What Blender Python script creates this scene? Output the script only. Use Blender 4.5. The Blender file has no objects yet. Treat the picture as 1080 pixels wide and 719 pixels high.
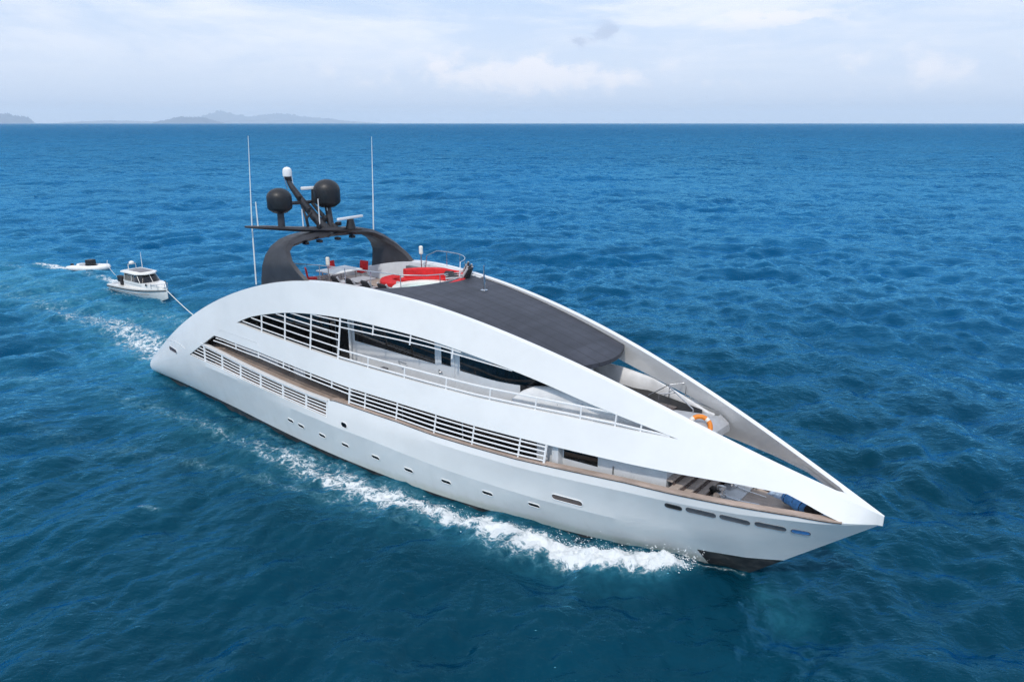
import bpy, bmesh, math, random
import numpy as np
from mathutils import Vector, Matrix
R = math.radians
PI = math.pi
scene = bpy.context.scene
col = scene.collection

# ------------------------------------------------------------------ camera
cam_d = bpy.data.cameras.new('camera')
cam = bpy.data.objects.new('camera', cam_d); col.objects.link(cam)
cam.location = (44.703, -22.076, 15.062)
cam.rotation_euler = (PI/2 - R(16.803), 0, R(39.746))
cam_d.sensor_width = 36.0
cam_d.lens = 36.0*760/1080
cam_d.clip_start = 0.5
cam_d.clip_end = 300000
scene.camera = cam

# ------------------------------------------------------------------ sun + sky
SUN = Vector((0.32, -0.72, 1.0)).normalized()
sun_el = math.asin(SUN.z); sun_az = math.atan2(SUN.x, SUN.y)
sd = bpy.data.lights.new('sun', 'SUN'); sd.energy = 2.4; sd.angle = R(3.0); sd.color = (1.0, 0.945, 0.87)
so = bpy.data.objects.new('sun', sd); col.objects.link(so)
so.rotation_euler = SUN.to_track_quat('Z', 'Y').to_euler(); so.location = (60, 60, 100)

scene.view_settings.view_transform = 'Standard'
scene.view_settings.look = 'None'
scene.view_settings.exposure = 0.0
scene.view_settings.gamma = 1.0
scene.cycles.volume_bounces = 2
scene.cycles.use_denoising = True
scene.cycles.denoising_input_passes = 'RGB_ALBEDO_NORMAL'
scene.cycles.denoising_prefilter = 'FAST'
scene.view_settings.use_curve_mapping = False


class NT:
    """tiny node-tree writer"""
    def __init__(s, tree): s.t = tree; s.n = tree.nodes; s.l = tree.links
    def add(s, typ, **kw):
        n = s.n.new(typ)
        for k, v in kw.items(): setattr(n, k, v)
        return n
    def put(s, sock, v):
        if isinstance(v, bpy.types.NodeSocket): s.l.new(v, sock)
        elif v is not None:
            if hasattr(sock.default_value, '__len__') and not hasattr(v, '__len__'): v = (v,)*len(sock.default_value)
            if hasattr(v, '__len__') and len(v) == 3 and len(sock.default_value) == 4: v = (*v, 1)
            sock.default_value = v
    def m(s, op, a, b=None, c=None, clamp=False):
        n = s.add('ShaderNodeMath', operation=op, use_clamp=clamp)
        s.put(n.inputs[0], a); s.put(n.inputs[1], b)
        if c is not None: s.put(n.inputs[2], c)
        return n.outputs[0]
    def v(s, op, a, b=None):
        n = s.add('ShaderNodeVectorMath', operation=op); s.put(n.inputs[0], a)
        if b is not None: s.put(n.inputs[1], b)
        return n.outputs[0]
    def mix(s, f, a, b):
        n = s.add('ShaderNodeMix', data_type='RGBA'); s.put(n.inputs[0], f); s.put(n.inputs[6], a); s.put(n.inputs[7], b)
        return n.outputs[2]
    def noise(s, vec, scale, detail=3, rough=.55, dist=0., out=0):
        n = s.add('ShaderNodeTexNoise'); s.put(n.inputs['Vector'], vec); s.put(n.inputs['Scale'], scale)
        s.put(n.inputs['Detail'], detail); s.put(n.inputs['Roughness'], rough); s.put(n.inputs['Distortion'], dist)
        return n.outputs[out]
    def rng(s, v, a, b, c=0., d=1., smooth=True):
        n = s.add('ShaderNodeMapRange'); n.interpolation_type = 'SMOOTHSTEP' if smooth else 'LINEAR'
        s.put(n.inputs[0], v)
        for i, k in enumerate((a, b, c, d)): s.put(n.inputs[i+1], k)
        return n.outputs[0]
    def xyz(s, vec):
        n = s.add('ShaderNodeSeparateXYZ'); s.put(n.inputs[0], vec); return n.outputs
    def cxyz(s, x, y, z):
        n = s.add('ShaderNodeCombineXYZ'); s.put(n.inputs[0], x); s.put(n.inputs[1], y); s.put(n.inputs[2], z); return n.outputs[0]


world = bpy.data.worlds.new('World'); scene.world = world; world.use_nodes = True
w = NT(world.node_tree); w.n.clear()
sky = w.add('ShaderNodeTexSky', sky_type='NISHITA'); sky.sun_disc = False
sky.sun_elevation = sun_el; sky.sun_rotation = sun_az
sky.altitude = 0; sky.air_density = 1.0; sky.dust_density = 2.2; sky.ozone_density = 1.2
d = w.add('ShaderNodeTexCoord').outputs['Generated']
dx, dy, dz = w.xyz(d)
el = w.m('ARCSINE', dz)                          # elevation of the direction, radians
az = w.m('ARCTAN2', dx, dy)
elp = w.m('MAXIMUM', el, 0.0)
# high thin veil: flat layer seen in perspective
k = w.m('DIVIDE', 1.0, w.m('ADD', w.m('MAXIMUM', dz, 0.0), 0.09))
flat = w.cxyz(w.m('MULTIPLY', dx, k), w.m('MULTIPLY', dy, k), 0.0)
veil_n = w.noise(w.v('MULTIPLY', flat, (1.0, 1.0, 1.0)), 1.1, 6, .6, .5)
veil = w.rng(veil_n, .40, .70)
azel = w.cxyz(w.m('MULTIPLY', az, 1.0), w.m('MULTIPLY', elp, 4.2), 0.0)
streak = w.rng(w.noise(w.v('ADD', azel, (3.1, .4, 0)), 3.2, 6, .62, .35), .47, .68)
# low cumulus heads above the horizon
CU_AZ = -R(39.746)
azc = w.m('SUBTRACT', az, CU_AZ)
puff_n = w.noise(w.cxyz(w.m('MULTIPLY', az, 1.0), w.m('MULTIPLY', elp, 1.5), 0.7), 17.0, 6, .58, .2)
def win(v, c, wd):
    q = w.m('DIVIDE', w.m('SUBTRACT', v, c), wd)
    return w.m('POWER', 2.718, w.m('MULTIPLY', w.m('MULTIPLY', q, q), -1.0))
puff_w = w.m('MULTIPLY', w.m('ADD', win(azc, R(0), R(13)), w.m('MULTIPLY', win(azc, R(27), R(8)), .55)), win(el, R(3.3), R(1.9)))
puff = w.m('MULTIPLY', w.rng(w.m('ADD', puff_n, w.m('MULTIPLY', puff_w, .22)), .575, .80), w.m('MINIMUM', w.m('MULTIPLY', puff_w, 1.6), 1.0))
bright_w = w.m('MULTIPLY', win(azc, R(18), R(5.5)), win(el, R(7.0), R(.75)))
bright = w.m('MULTIPLY', w.rng(w.m('ADD', w.noise(w.cxyz(az, w.m('MULTIPLY', elp, 3.0), 2.2), 26.0, 5, .6, .2), w.m('MULTIPLY', bright_w, .25)), .58, .74), bright_w)
dark_w = w.m('ADD', w.m('MULTIPLY', win(azc, R(7.2), R(1.7)), win(el, R(6.3), R(.9))), w.m('MULTIPLY', win(azc, R(5.0), R(1.0)), win(el, R(5.7), R(.5))))
dark = w.m('MULTIPLY', w.rng(w.m('ADD', w.noise(w.cxyz(az, w.m('MULTIPLY', elp, 1.5), 5.2), 30.0, 5, .6, .3), w.m('MULTIPLY', dark_w, .22)), .58, .78), w.m('MINIMUM', dark_w, 1.0))
SKYK = 0.085
base = w.add('ShaderNodeMix', data_type='RGBA', blend_type='MULTIPLY')
w.put(base.inputs[0], 1.0); w.l.new(sky.outputs[0], base.inputs[6]); w.put(base.inputs[7], (SKYK,)*3)
skyc = base.outputs[2]
CL = 1.0
c0 = w.mix(w.rng(el, R(-1), R(20)), (.79*CL, .87*CL, 1.02*CL, 1), (.40*CL, .64*CL, 1.0*CL, 1))
c0 = w.mix(w.rng(el, R(16), R(50), 0., 1.), c0, (.48*CL, .62*CL, .86*CL, 1))
c0 = w.mix(.15, c0, skyc)
c1 = w.mix(w.m('MULTIPLY', veil, w.rng(el, R(1), R(11), .10, .85)), c0, (.88*CL, .91*CL, .97*CL, 1))
c1 = w.mix(w.m('MULTIPLY', streak, w.rng(el, R(1.5), R(7), .0, .75)), c1, (.90*CL, .93*CL, 1.0*CL, 1))
c2 = w.mix(w.m('MULTIPLY', puff, .75), c1, (1.0*CL, .965*CL, .98*CL, 1))
c3 = w.mix(w.m('MULTIPLY', bright, .9), c2, (.92*CL, .92*CL, .94*CL, 1))
c4 = w.mix(w.m('MULTIPLY', dark, .55), c3, (.42*CL, .50*CL, .68*CL, 1))
bg = w.add('ShaderNodeBackground'); w.l.new(c4, bg.inputs[0]); bg.inputs[1].default_value = 1.12
w.l.new(bg.outputs[0], w.add('ShaderNodeOutputWorld').inputs[0])


# ------------------------------------------------------------------ materials
def new_mat(name):
    m = bpy.data.materials.new(name); m.use_nodes = True
    t = NT(m.node_tree); b = t.n['Principled BSDF']
    return m, t, b

def simple(name, c, rough=.5, metal=0., var=.12, scale=3., bump=0., bscale=40., coat=0., spec=.5):
    m, t, b = new_mat(name)
    co = t.add('ShaderNodeTexCoord').outputs['Object']
    n = t.noise(co, scale, 5, .6)
    f = t.rng(n, .3, .7, 1-var, 1+var*.5)
    mx = t.add('ShaderNodeMix', data_type='RGBA', blend_type='MULTIPLY'); t.put(mx.inputs[0], 1.0); t.put(mx.inputs[6], c)
    t.l.new(t.cxyz(f, f, f), mx.inputs[7]); t.l.new(mx.outputs[2], b.inputs['Base Color'])
    t.put(b.inputs['Roughness'], t.rng(t.noise(co, scale*2.3, 4), .3, .7, max(.02, rough*.85), min(1, rough*1.15)))
    b.inputs['Metallic'].default_value = metal
    b.inputs['Coat Weight'].default_value = coat; b.inputs['Coat Roughness'].default_value = .08
    b.inputs['Specular IOR Level'].default_value = spec
    if bump:
        bn = t.add('ShaderNodeBump'); bn.inputs['Strength'].default_value = bump; bn.inputs['Distance'].default_value = .01
        t.l.new(t.noise(co, bscale, 3), bn.inputs['Height']); t.l.new(bn.outputs[0], b.inputs['Normal'])
    return m

M = {}
M['white'] = simple('white_paint', (.80, .80, .80), .30, var=.05, scale=.7, coat=.25)
M['grey_white'] = simple('grey_white_paint', (.62, .64, .66), .4, var=.06)
M['grey'] = simple('grey_deck_paint', (.42, .43, .45), .6, var=.1, bump=.2)
M['char'] = simple('charcoal_paint', (.038, .038, .044), .42, var=.25, scale=2.)
M['black'] = simple('black_plastic', (.012, .012, .014), .45, var=.2)
M['dome'] = simple('black_dome', (.014, .015, .018), .5, var=.15)
M['glass'] = simple('dark_glass', (.010, .011, .013), .05, var=.8, scale=1.1, spec=.6)  # strong colour noise paints faint reflections into the panes
M['steel'] = simple('stainless_steel', (.62, .63, .65), .22, metal=1., var=.1)
M['rail'] = simple('white_rail_paint', (.80, .80, .80), .35, var=.05)
M['red'] = simple('red_cushion', (.62, .016, .02), .75, var=.15, scale=5, bump=.3, bscale=60)
M['blackcush'] = simple('black_cushion', (.014, .013, .016), .8, var=.2, bump=.3)
M['piping'] = simple('grey_piping', (.42, .41, .42), .7)
M['tabletop'] = simple('white_table_top', (.78, .78, .76), .35, var=.06)
M['tubwater'] = simple('pool_water', (.52, .76, .76), .05, var=.08)
M['spa'] = simple('cream_shell', (.78, .78, .72), .3, var=.05)
M['orange'] = simple('orange_foam', (.80, .24, .02), .55, var=.15, scale=8)
M['reflect'] = simple('white_band', (.75, .73, .66), .5)
M['blue'] = simple('blue_canvas', (.09, .29, .62), .7, var=.3, scale=6, bump=.4, bscale=15)
M['bluewhite'] = simple('pale_blue_canvas', (.40, .52, .68), .7, var=.4, scale=9, bump=.4, bscale=15)
M['rope'] = simple('white_rope', (.72, .72, .68), .8, bump=.5, bscale=80)
M['gelcoat'] = simple('cream_gelcoat', (.78, .76, .72), .3, var=.06, coat=.2)
M['hypalon'] = simple('white_hypalon', (.78, .77, .75), .5, var=.08)
M['solar'] = simple('grey_roof_panel', (.16, .15, .16), .4, var=.15)
M['bronze'] = simple('bronze_window_tint', (.09, .065, .06), .2, var=.2)
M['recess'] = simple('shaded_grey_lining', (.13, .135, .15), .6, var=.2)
M['yellow'] = simple('yellow_lamp', (.6, .38, .05), .5)
M['cover'] = simple('white_vinyl_cover', (.74, .74, .74), .55, var=.14, scale=1.6, bump=.35, bscale=5)

def hull_material():
    m, t, b = new_mat('hull_paint')
    co = t.add('ShaderNodeTexCoord').outputs['Object']
    x, y, z = t.xyz(co)
    n = t.noise(co, .6, 5, .6); f = t.rng(n, .3, .7, .965, 1.02)
    c = t.cxyz(t.m('MULTIPLY', f, .815), t.m('MULTIPLY', f, .81), t.m('MULTIPLY', f, .795))
    runs = t.noise(t.v('MULTIPLY', co, (2.2, 2.2, .12)), 1.6, 4, .6)
    low = t.rng(z, 2.2, .2, 0, 1)
    c = t.mix(t.m('MULTIPLY', t.rng(runs, .48, .75), t.m('MULTIPLY', low, .22)), c, (.60, .60, .54))
    # weed-stained strake just above the water
    st = t.m('MULTIPLY', t.rng(t.m('ADD', z, t.m('MULTIPLY', t.noise(co, 2.5, 4), .35)), .75, .35), t.rng(x, 16, 24))
    c = t.mix(t.m('MULTIPLY', st, .55), c, (.58, .58, .47))
    # dark antifouling: patch at the forefoot and a thin boot line
    lim = t.m('ADD', .75, t.m('MULTIPLY', t.m('SUBTRACT', x, 35.5), .083))
    xs = t.m('ADD', x, t.m('MULTIPLY', z, .35))
    p = t.m('MULTIPLY', t.m('LESS_THAN', z, lim), t.m('GREATER_THAN', xs, 35.82))
    boot = t.m('LESS_THAN', z, t.rng(x, 10, 30, .20, .03, False))
    p = t.m('MAXIMUM', p, boot)
    dirt = t.rng(t.noise(t.v('MULTIPLY', co, (1, 1, 2.5)), 2.2, 5, .65), .4, .75)
    c = t.mix(p, c, t.mix(t.m('MULTIPLY', dirt, .6), (.022, .021, .023), (.12, .105, .095)))
    t.l.new(c, b.inputs['Base Color'])
    t.put(b.inputs['Roughness'], t.rng(p, 0, 1, .22, .6)); b.inputs['Coat Weight'].default_value = .35; b.inputs['Coat Roughness'].default_value = .05
    bn = t.add('ShaderNodeBump'); bn.inputs['Strength'].default_value = .35; bn.inputs['Distance'].default_value = .03
    t.l.new(t.noise(t.v('MULTIPLY', co, (1, 1, 1.4)), .9, 2, .5), bn.inputs['Height']); t.l.new(bn.outputs[0], b.inputs['Normal']); t.l.new(bn.outputs[0], b.inputs['Coat Normal'])
    return m
M['hull'] = hull_material()

def teak_material(axis=1, pitch=.075, c=(.36, .265, .215)):
    m, t, b = new_mat('weathered_teak')
    co = t.add('ShaderNodeTexCoord').outputs['Object']; xyz = t.xyz(co)
    fr = t.m('FRACT', t.m('DIVIDE', xyz[axis], pitch))
    line = t.m('LESS_THAN', fr, .10)
    n = t.noise(t.v('MULTIPLY', co, (1.2, 14, 6) if axis == 1 else (14, 1.2, 6)), 1.5, 5, .65)
    big = t.noise(co, .9, 4)
    f = t.m('MULTIPLY', t.rng(n, .3, .7, .78, 1.12), t.rng(big, .3, .7, .85, 1.1))
    cc = t.cxyz(t.m('MULTIPLY', f, c[0]), t.m('MULTIPLY', f, c[1]), t.m('MULTIPLY', f, c[2]))
    t.l.new(t.mix(t.m('MULTIPLY', line, .75), cc, (.05, .045, .04)), b.inputs['Base Color'])
    b.inputs['Roughness'].default_value = .65
    return m
M['teak'] = teak_material(1, .075, (.44, .345, .29))
M['teakcap'] = teak_material(1, 50., (.45, .35, .29))

def roof_material():
    m, t, b = new_mat('charcoal_roof_fabric')
    co = t.add('ShaderNodeTexCoord').outputs['Object']; x, y, z = t.xyz(co)
    def seam(v, off, pitch, wd):
        q = t.m('FRACT', t.m('DIVIDE', t.m('ADD', v, off), pitch)); q = t.m('ABSOLUTE', t.m('SUBTRACT', q, .5))
        return t.m('GREATER_THAN', q, .5-wd/pitch*.5)
    sm = t.m('MAXIMUM', seam(y, 50.31, .62, .03), t.m('MULTIPLY', seam(x, 0.0, 3.0, .03), .30))
    cell = t.add('ShaderNodeTexWhiteNoise', noise_dimensions='2D')
    t.l.new(t.cxyz(t.m('FLOOR', t.m('DIVIDE', x, 3.0)), t.m('FLOOR', t.m('DIVIDE', t.m('ADD', y, 50.0), .62)), 0), cell.inputs['Vector'])
    tone = t.m('ADD', .86, t.m('MULTIPLY', cell.outputs['Value'], .28))
    n = t.noise(t.v('MULTIPLY', co, (1, .5, 1)), 1.3, 5, .6)
    wv = t.noise(t.v('MULTIPLY', co, (1, .16, 1)), 3.0, 3, .5)
    f = t.m('MULTIPLY', tone, t.m('MULTIPLY', t.rng(n, .3, .7, .84, 1.12), t.rng(wv, .3, .7, .9, 1.08)))
    c = t.cxyz(t.m('MULTIPLY', f, .042), t.m('MULTIPLY', f, .044), t.m('MULTIPLY', f, .058))
    t.l.new(t.mix(t.m('MULTIPLY', sm, .9), c, (.010, .010, .012)), b.inputs['Base Color'])
    b.inputs['Roughness'].default_value = .58
    bn = t.add('ShaderNodeBump'); bn.inputs['Strength'].default_value = .5; bn.inputs['Distance'].default_value = .03
    t.l.new(t.m('SUBTRACT', wv, t.m('MULTIPLY', sm, .4)), bn.inputs['Height']); t.l.new(bn.outputs[0], b.inputs['Normal'])
    return m
M['roof'] = roof_material()


# ------------------------------------------------------------------ mesh helpers
class MB:
    def __init__(s): s.v = []; s.f = []
    def add(s, vs, fs):
        o = len(s.v); s.v += [tuple(p) for p in vs]; s.f += [tuple(i+o for i in f) for f in fs]; return s
    def box(s, c, size, rz=0., bev=0.0, mat=None):
        sx, sy, sz = (q/2 for q in size)
        bm = bmesh.new(); bmesh.ops.create_cube(bm, size=1)
        for v in bm.verts: v.co = Vector((v.co.x*size[0], v.co.y*size[1], v.co.z*size[2]))
        if bev: bmesh.ops.bevel(bm, geom=bm.edges[:], offset=min(bev, min(size)*.45), segments=2, affect='EDGES', profile=.6)
        T = Matrix.Translation(c) @ Matrix.Rotation(rz, 4, 'Z')
        if mat is not None: T = Matrix.Translation(c) @ mat.to_4x4()
        bm.verts.index_update()
        s.add([T @ v.co for v in bm.verts], [[v.index for v in f.verts] for f in bm.faces]); bm.free(); return s
    def tube(s, pts, r, n=8, cap=True):
        pts = [Vector(p) for p in pts]; rs = r if hasattr(r, '__len__') else [r]*len(pts)
        vs = []; fs = []; up = None
        for i, p in enumerate(pts):
            a = pts[max(i-1, 0)]; b = pts[min(i+1, len(pts)-1)]
            t = (b-a).normalized()
            if up is None:
                up = Vector((0, 0, 1)) if abs(t.z) < .9 else Vector((1, 0, 0))
            u = (up - t*up.dot(t)).normalized(); q = t.cross(u); up = u
            for k in range(n):
                an = 2*PI*k/n; vs.append(p + (u*math.cos(an)+q*math.sin(an))*rs[i])
        for i in range(len(pts)-1):
            for k in range(n):
                a = i*n+k; b = i*n+(k+1) % n; fs.append((a, b, b+n, a+n))
        if cap: fs.append(tuple(range(n-1, -1, -1))); fs.append(tuple(range((len(pts)-1)*n, len(pts)*n)))
        return s.add(vs, fs)
    def ring(s, c, normal, Rr, r, n=32, k=10):
        nz = Vector(normal).normalized(); q = nz.to_track_quat('Z', 'Y').to_matrix()
        vs = []; fs = []
        for i in range(n):
            a = 2*PI*i/n
            for j in range(k):
                b = 2*PI*j/k
                vs.append(Vector(c) + q @ Vector(((Rr+r*math.cos(b))*math.cos(a), (Rr+r*math.cos(b))*math.sin(a), r*math.sin(b))))
        for i in range(n):
            for j in range(k):
                fs.append((i*k+j, ((i+1) % n)*k+j, ((i+1) % n)*k+(j+1) % k, i*k+(j+1) % k))
        return s.add(vs, fs)
    def lathe(s, c, prof, n=28, axis=None):
        q = Matrix.Identity(3) if axis is None else Vector(axis).normalized().to_track_quat('Z', 'Y').to_matrix()
        vs = []; fs = []
        for (r, z) in prof:
            for i in range(n):
                a = 2*PI*i/n; vs.append(Vector(c)+q @ Vector((r*math.cos(a), r*math.sin(a), z)))
        for j in range(len(prof)-1):
            for i in range(n):
                fs.append((j*n+i, j*n+(i+1) % n, (j+1)*n+(i+1) % n, (j+1)*n+i))
        fs.append(tuple(range(n-1, -1, -1))); fs.append(tuple(range((len(prof)-1)*n, len(prof)*n)))
        return s.add(vs, fs)
    def loft(s, secs, closed=True, cap=True):
        n = len(secs[0]); vs = [p for sec in secs for p in sec]; fs = []
        for i in range(len(secs)-1):
            for k in range(n if closed else n-1):
                a = i*n+k; b = i*n+(k+1) % n; fs.append((a, b, b+n, a+n))
        if cap and closed: fs.append(tuple(range(n-1, -1, -1))); fs.append(tuple(range((len(secs)-1)*n, len(secs)*n)))
        return s.add(vs, fs)
    def prism(s, poly, z0, z1):
        n = len(poly)
        zz0 = z0 if hasattr(z0, '__len__') else [z0]*n; zz1 = z1 if hasattr(z1, '__len__') else [z1]*n
        vs = [(p[0], p[1], zz0[i]) for i, p in enumerate(poly)]+[(p[0], p[1], zz1[i]) for i, p in enumerate(poly)]
        fs = [(i, (i+1) % n, (i+1) % n+n, i+n) for i in range(n)]+[tuple(range(n-1, -1, -1)), tuple(range(n, 2*n))]
        return s.add(vs, fs)
    def strip(s, path, z0, z1, th):
        """upright panel following a plan path; path is the outer line, th its thickness to the left"""
        n = len(path); inner = []
        for i in range(n):
            a = Vector(path[max(i-1, 0)]); b = Vector(path[min(i+1, n-1)]); t = (b-a).normalized()
            inner.append((path[i][0]-t.y*th, path[i][1]+t.x*th))
        poly = list(path)+inner[::-1]
        zz0 = (list(z0)+list(z0)[::-1]) if hasattr(z0, '__len__') else z0
        zz1 = (list(z1)+list(z1)[::-1]) if hasattr(z1, '__len__') else z1
        vs = []; fs = []
        g0 = lambda i: zz0[i] if hasattr(zz0, '__len__') else zz0
        g1 = lambda i: zz1[i] if hasattr(zz1, '__len__') else zz1
        for i in range(n):
            o = path[i]; q = inner[i]
            vs += [(o[0], o[1], g0(i)), (o[0], o[1], g1(i)), (q[0], q[1], g1(i)), (q[0], q[1], g0(i))]
        for i in range(n-1):
            for k in range(4): fs.append((i*4+k, i*4+(k+1) % 4, i*4+4+(k+1) % 4, i*4+4+k))
        fs += [(3, 2, 1, 0), tuple((n-1)*4+k for k in range(4))]
        return s.add(vs, fs)
    def build(s, name, mat, parent=None, ang=32, bevel=0.0, fix=True):
        me = bpy.data.meshes.new(name); me.from_pydata(s.v, [], s.f); me.validate()
        bm = bmesh.new(); bm.from_mesh(me)
        if fix:
            bmesh.ops.remove_doubles(bm, verts=bm.verts, dist=1e-5); bmesh.ops.recalc_face_normals(bm, faces=bm.faces)
        if bevel:
            ed = [e for e in bm.edges if e.is_manifold and e.calc_face_angle(0) > R(50)]
            bmesh.ops.bevel(bm, geom=ed, offset=bevel, segments=2, affect='EDGES', profile=.6)
        for f in bm.faces: f.smooth = True
        for e in bm.edges:
            e.smooth = not (e.is_manifold and e.calc_face_angle(0) > R(ang))
        bm.to_mesh(me); bm.free()
        me.materials.append(mat if not isinstance(mat, str) else M[mat])
        o = bpy.data.objects.new(name, me); col.objects.link(o)
        if parent is not None:
            o.parent = parent
            base = root_of(parent)
            if parent is base: o.location = parent.get('_off', (0, 0, 0))
        return o

def root_of(o):
    while o.parent is not None: o = o.parent
    return o

def tag(o, label=None, cat=None, group=None, kind=None):
    if label: o['label'] = label
    if cat: o['category'] = cat
    if group: o['group'] = group
    if kind: o['kind'] = kind
    return o

def thing(name, label, cat, loc=(0, 0, 0), rz=0., group=None):
    """Empty at the thing's base; its parts are modelled in local coordinates"""
    o = bpy.data.objects.new(name, None); col.objects.link(o); o.empty_display_size = .3
    o.location = loc; o.rotation_euler = (0, 0, rz)
    return tag(o, label, cat, group)

def copy_tree(o, parent=None):
    c = o.copy(); col.objects.link(c)
    if parent is not None: c.parent = parent
    for ch in list(o.children): copy_tree(ch, c)
    return c

def spline(xk, yk):
    xk = np.array(xk, float); yk = np.array(yk, float); n = len(xk); h = np.diff(xk); A = np.eye(n); b = np.zeros(n)
    for i in range(1, n-1):
        A[i, i-1] = h[i-1]; A[i, i] = 2*(h[i-1]+h[i]); A[i, i+1] = h[i]; b[i] = 6*((yk[i+1]-yk[i])/h[i]-(yk[i]-yk[i-1])/h[i-1])
    m = np.linalg.solve(A, b)
    def f(x):
        x = min(max(float(x), xk[0]), xk[-1]); i = min(max(int(np.searchsorted(xk, x))-1, 0), n-2); t = x-xk[i]
        return float(yk[i]+t*((yk[i+1]-yk[i])/h[i]-h[i]*(2*m[i]+m[i+1])/6)+t*t*m[i]/2+t**3*(m[i+1]-m[i])/(6*h[i]))
    return f
def lin(xk, yk): return lambda x: float(np.interp(x, xk, yk))

# ------------------------------------------------------------------ hull lines (x forward from the stern, z above the water)
XK = [0, 4.1, 8.2, 12.3, 16.4, 20.5, 24.6, 28.7, 32.8, 36.9, 41.]
za = spline(XK, [1.097, 3.639, 5.703, 7.219, 8.146, 8.306, 7.995, 7.306, 6.279, 4.998, 3.688])     # arch top
bt = spline(XK, [3.444, 3.659, 3.757, 3.711, 3.475, 3.026, 2.589, 2.198, 1.709, 1.059, 0.03])      # arch half breadth
bw = spline([0, 4.1, 8.2, 12.3, 16.4, 20.5, 24.6, 28.7, 32.8, 35.5, 37.14], [3.37, 3.36, 3.44, 3.58, 3.65, 3.51, 3.14, 2.37, 1.29, .48, 0])
bg = spline([-2, 0, 4, 8, 12, 16, 20, 24.6, 28.7, 32.8, 35, 37, 38.5, 40, 40.85], [3.55, 3.7, 3.95, 4.1, 4.18, 4.15, 4.05, 3.75, 3.3, 2.72, 2.33, 1.82, 1.33, .66, .05])
zg = lin([0, 2, 5, 10, 20, 30, 35, 40.85], [.6, 1.4, 2.2, 2.4, 2.6, 2.9, 3.2, 3.36])
zc = lin([0, 8, 15, 18, 22, 26, 30, 33, 35, 37.2, 39, 40.85], [.25, 1.2, 1.95, 2.0, 1.93, 1.68, 1.52, 1.53, 1.62, 1.9, 2.5, 3.3])
ce = lin([0, 13, 19, 33, 36, 38.5, 41], [0, 0, .17, .17, .12, 0, 0])
zst = lambda x: (x-37.14)*.888
s1b = lin([0, 6.2, 9.36, 14.75, 18.84, 18.86, 19.25, 20.3, 23.2, 25.25, 27.2, 29.2, 30.3, 33.5, 34.9, 37, 38.8, 40.04],
          [.47, 2.65, 2.61, 2.39, 2.26, 3.10, 3.17, 3.18, 3.16, 3.08, 3.08, 3.10, 3.15, 3.32, 3.34, 3.37, 3.40, 3.36])
s1t = lin([0, 6.2, 9.1, 13.35, 16.8, 20.1, 23, 27, 30.2, 33.4, 36, 37.2, 37.6, 38.41, 38.96, 39.45, 40.04],
          [.47, 2.65, 4.29, 4.26, 4.1, 3.95, 3.93, 3.87, 3.88, 3.93, 3.99, 4.0, 3.98, 3.95, 3.76, 3.57, 3.36])
s2t = spline([11.4, 12.3, 13.6, 15.5, 17.44, 19.2, 21.1, 24.3, 27.1, 29.5, 31.9, 33.9, 34.9], [5.38, 5.75, 6.13, 6.54, 6.78, 6.88, 6.87, 6.73, 6.42, 6.05, 5.57, 5.21, 5.02])
s2b = lin([11.4, 15.5, 19.3, 24.5, 27, 31, 34.9], [5.38, 5.22, 5.05, 4.96, 4.93, 5.0, 5.02])
def slot1(x):
    if x <= 6.2: v = za(x)*(2.65/za(6.2)); return v, v
    if x >= 40.04: v = 3.36; return v, v
    a = s1b(x); return a, max(a, s1t(x))
def slot2(x):
    t = slot1(x)[1]
    if x < 11.4:
        k = (5.38-slot1(11.4)[1])/(za(11.4)-slot1(11.4)[1]); k = k*min(1, .45+.55*x/11.4); v = t+(za(x)-t)*k; return v, v
    if x > 34.9:
        k = (5.02-slot1(34.9)[1])/(za(34.9)-slot1(34.9)[1]); v = t+(za(x)-t)*k; return v, v
    return s2b(x), max(s2b(x), s2t(x))
def skin(x, z):
    """half breadth of the shell at station x and height z"""
    x = min(max(x, 0), 41)
    if x > 40.85: return max(.03, bt(x))
    z0, b0 = (0., max(bw(x), 0)) if x < 37.14 else (zst(x), 0.)
    G, g, T, t = zg(x), bg(x), za(x), bt(x)
    if z >= G and x >= 10: return g+(t-g)*min((z-G)/max(T-G, .05), 1)
    if z <= z0:
        if x < 36: return b0*(1+.05*(z-z0))
        zs = zst(x); return 0. if x >= 37.14 else b0*max(0, (z-zs)/max(-zs, .01))
    if x < 10:                                   # aft the section is one smooth curve
        q = b0*(z-G)*(z-T)/((z0-G)*(z0-T))+g*(z-z0)*(z-T)/((G-z0)*(G-T))+t*(z-z0)*(z-G)/((T-z0)*(T-G))
        pl = g+(t-g)*min((z-G)/max(T-G, .05), 1) if z >= G else b0+(g-b0)*(z-z0)/(G-z0)
        k = min((10-x)/4., 1); return pl+(q-pl)*k
    c = min(zc(x), G-.05); c = max(c, z0+.01)
    bc = b0+(g-b0)*(c-z0)/max(G-z0, .01)+ce(x)
    return b0+(bc-b0)*(z-z0)/(c-z0) if z < c else bc+(g-bc)*(z-c)/(G-c)

# ------------------------------------------------------------------ the yacht
YACHT = thing('motor_yacht', 'huge white superyacht with sweeping arched sides and a charcoal roof, under way', 'yacht', (20, 0, 0))
YACHT['_off'] = (-20., 0., 0.)
def ypart(mb, name, mat, parent=None, **kw): return mb.build(name, mat, parent or YACHT, **kw)

cols_x = sorted(set([round(q, 3) for q in np.arange(0, 40.81, .2)]+[6.2, 9.1, 11.4, 18.83, 18.87, 34.9, 40.04, 40.85, 41.0, 36.0, 37.14]))

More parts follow.
